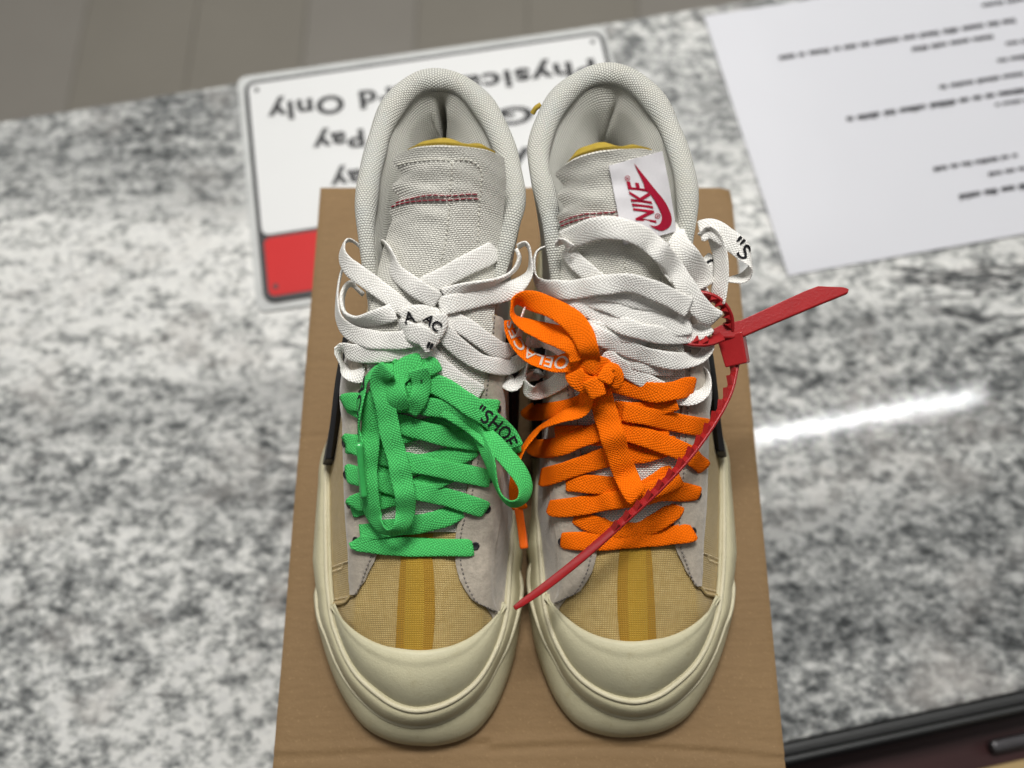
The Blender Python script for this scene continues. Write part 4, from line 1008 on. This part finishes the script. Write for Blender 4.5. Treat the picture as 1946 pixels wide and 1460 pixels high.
# ------------------------------------------------------------------ red security tie through the right shoe's top eyelet
zt = empty('security_tie', tuple(unp(1395, 665, .095)), 'red plastic security tie hanging from the right sneaker across its orange laces', 'plastic tie')
def sweep(name, pts, wd, th, tilt, par, teeth=None, tside=1, taper=0, pitch=.0066):
    C = pw([p[:3] for p in pts]); P = resamp(C, 110); T = nrm(np.gradient(P, axis=0)); N = nrm(nrm(CAM - P)); N = nrm(N - T * (N * T).sum(1, keepdims=True)); B = np.cross(T, N)
    a = np.radians(np.interp(np.linspace(0, 1, 110), np.linspace(0, 1, len(tilt)), tilt))[:, None]; N2 = N * np.cos(a) + B * np.sin(a); B2 = np.cross(T, N2)
    q = 12; an = np.arange(q) / q * 2 * math.pi; cx_ = np.sign(np.cos(an)) * abs(np.cos(an)) ** .4; cy_ = np.sign(np.sin(an)) * abs(np.sin(an)) ** .4
    wv = np.full(110, wd)
    if taper: wv = wd * np.interp(np.linspace(0, 1, 110), [0, .03, .12, 1], [.55, .8, 1, 1])
    G = P[:, None] + B2[:, None] * (cx_[None, :, None] * wv[:, None, None] / 2) + N2[:, None] * (cy_[None, :, None] * th / 2)
    o = mesh(name, G.reshape(-1, 3), gridf(110, q, False, True) + [tuple(range(q)), tuple(109 * q + i for i in range(q))], MT['tie'], par); fixn(o.data); bev(o, .0001, 1)
    if teeth:
        al = np.r_[0, np.cumsum(np.linalg.norm(np.diff(P, axis=0), axis=1))]; vs, fs = [], []
        for s0 in np.arange(teeth[0] * al[-1], teeth[1] * al[-1], pitch):
            f = lambda A, s_: np.array([np.interp(s_, al, A[:, c]) for c in range(3)])
            b = len(vs)
            for hh in (-1, 1):
                for (ds, out) in ((0, .0), (pitch * .62, .0), (pitch * .62 if tside > 0 else 0, .0023)):
                    pp = s0 + ds; vs.append(f(P, pp) + f(N2, pp) * (th / 2 + out) + f(B2, pp) * hh * wd * .36)
            fs += [(b, b + 1, b + 2), (b + 3, b + 5, b + 4), (b, b + 3, b + 4, b + 1), (b + 1, b + 4, b + 5, b + 2), (b + 2, b + 5, b + 3, b)]
        t = mesh('teeth', vs, fs, MT['tie'], par, smooth=False); fixn(t.data)
    return o
sweep('strap', [(978,1156,.060),(1040,1112,.067),(1110,1056,.077),(1180,994,.087),(1250,930,.094),(1310,866,.098),(1356,802,.100),(1386,745,.100),(1399,690,.100)], .0041, .0015, [-8, -15, -30, -42, -48, -48], zt, (.38, .98), 1, 1)
sweep('strap_loop', [(1388,628,.108),(1386,602,.113),(1374,580,.117),(1354,566,.120),(1332,561,.120),(1312,566,.119)], .0046, .0016, [-50, -50, -40], zt, (.05, .75), 1, 0, .0042)
sweep('strap_root', [(1284,630,.109),(1298,645,.113),(1322,652,.1135),(1350,649,.112),(1372,640,.110)], .0046, .0018, [-50, -50, -20], zt, (.25, .7), 1, 0, .0042)
pl = [(1353,634),(1356,624),(1372,616),(1408,608),(1430,598),(1482,574),(1530,552),(1555,543),(1603,545),(1614,549),(1612,556),(1560,577),(1500,602),(1440,627),(1415,638),(1392,642),(1366,641)]
zf = lambda x, y: .1085 + (x - 1355) / 260 * .008 - (y - (640 - (x - 1355) * .34)) * .00006
top = [unp(x, y, zf(x, y)) for x, y in pl]; nrp = len(pl); bot = [p - V(0, 0.0004, .0016) for p in top]
o = mesh('tag_plate', top + bot, [tuple(range(nrp)), tuple(range(2 * nrp - 1, nrp - 1, -1))] + [(i, (i + 1) % nrp, nrp + (i + 1) % nrp, nrp + i) for i in range(nrp)], MT['tie'], zt, smooth=False); fixn(o.data); bev(o, .0005, 2, .5)
# socket block
a0 = unp(1389, 636, .104); a1 = unp(1402, 694, .100); T_ = nrm(a1 - a0); Sx = nrm(np.cross(T_, V(0, 0, 1))); Uz = np.cross(Sx, T_); an = math.radians(-28)
S2 = Sx * math.cos(an) + Uz * math.sin(an); U2 = np.cross(S2, T_); vs = []
for (p, k) in ((a0, 1.0), (a1, .86)):
    for (i, j) in ((-1, -1), (1, -1), (1, 1), (-1, 1)): vs.append(p + S2 * i * .0058 * k + U2 * j * .0050 * k)
o = mesh('socket', vs, [(3, 2, 1, 0), (4, 5, 6, 7), (0, 1, 5, 4), (1, 2, 6, 5), (2, 3, 7, 6), (3, 0, 4, 7)], MT['tie'], zt, smooth=False); fixn(o.data); bev(o, .0006, 2, .5)
adopt(zt)
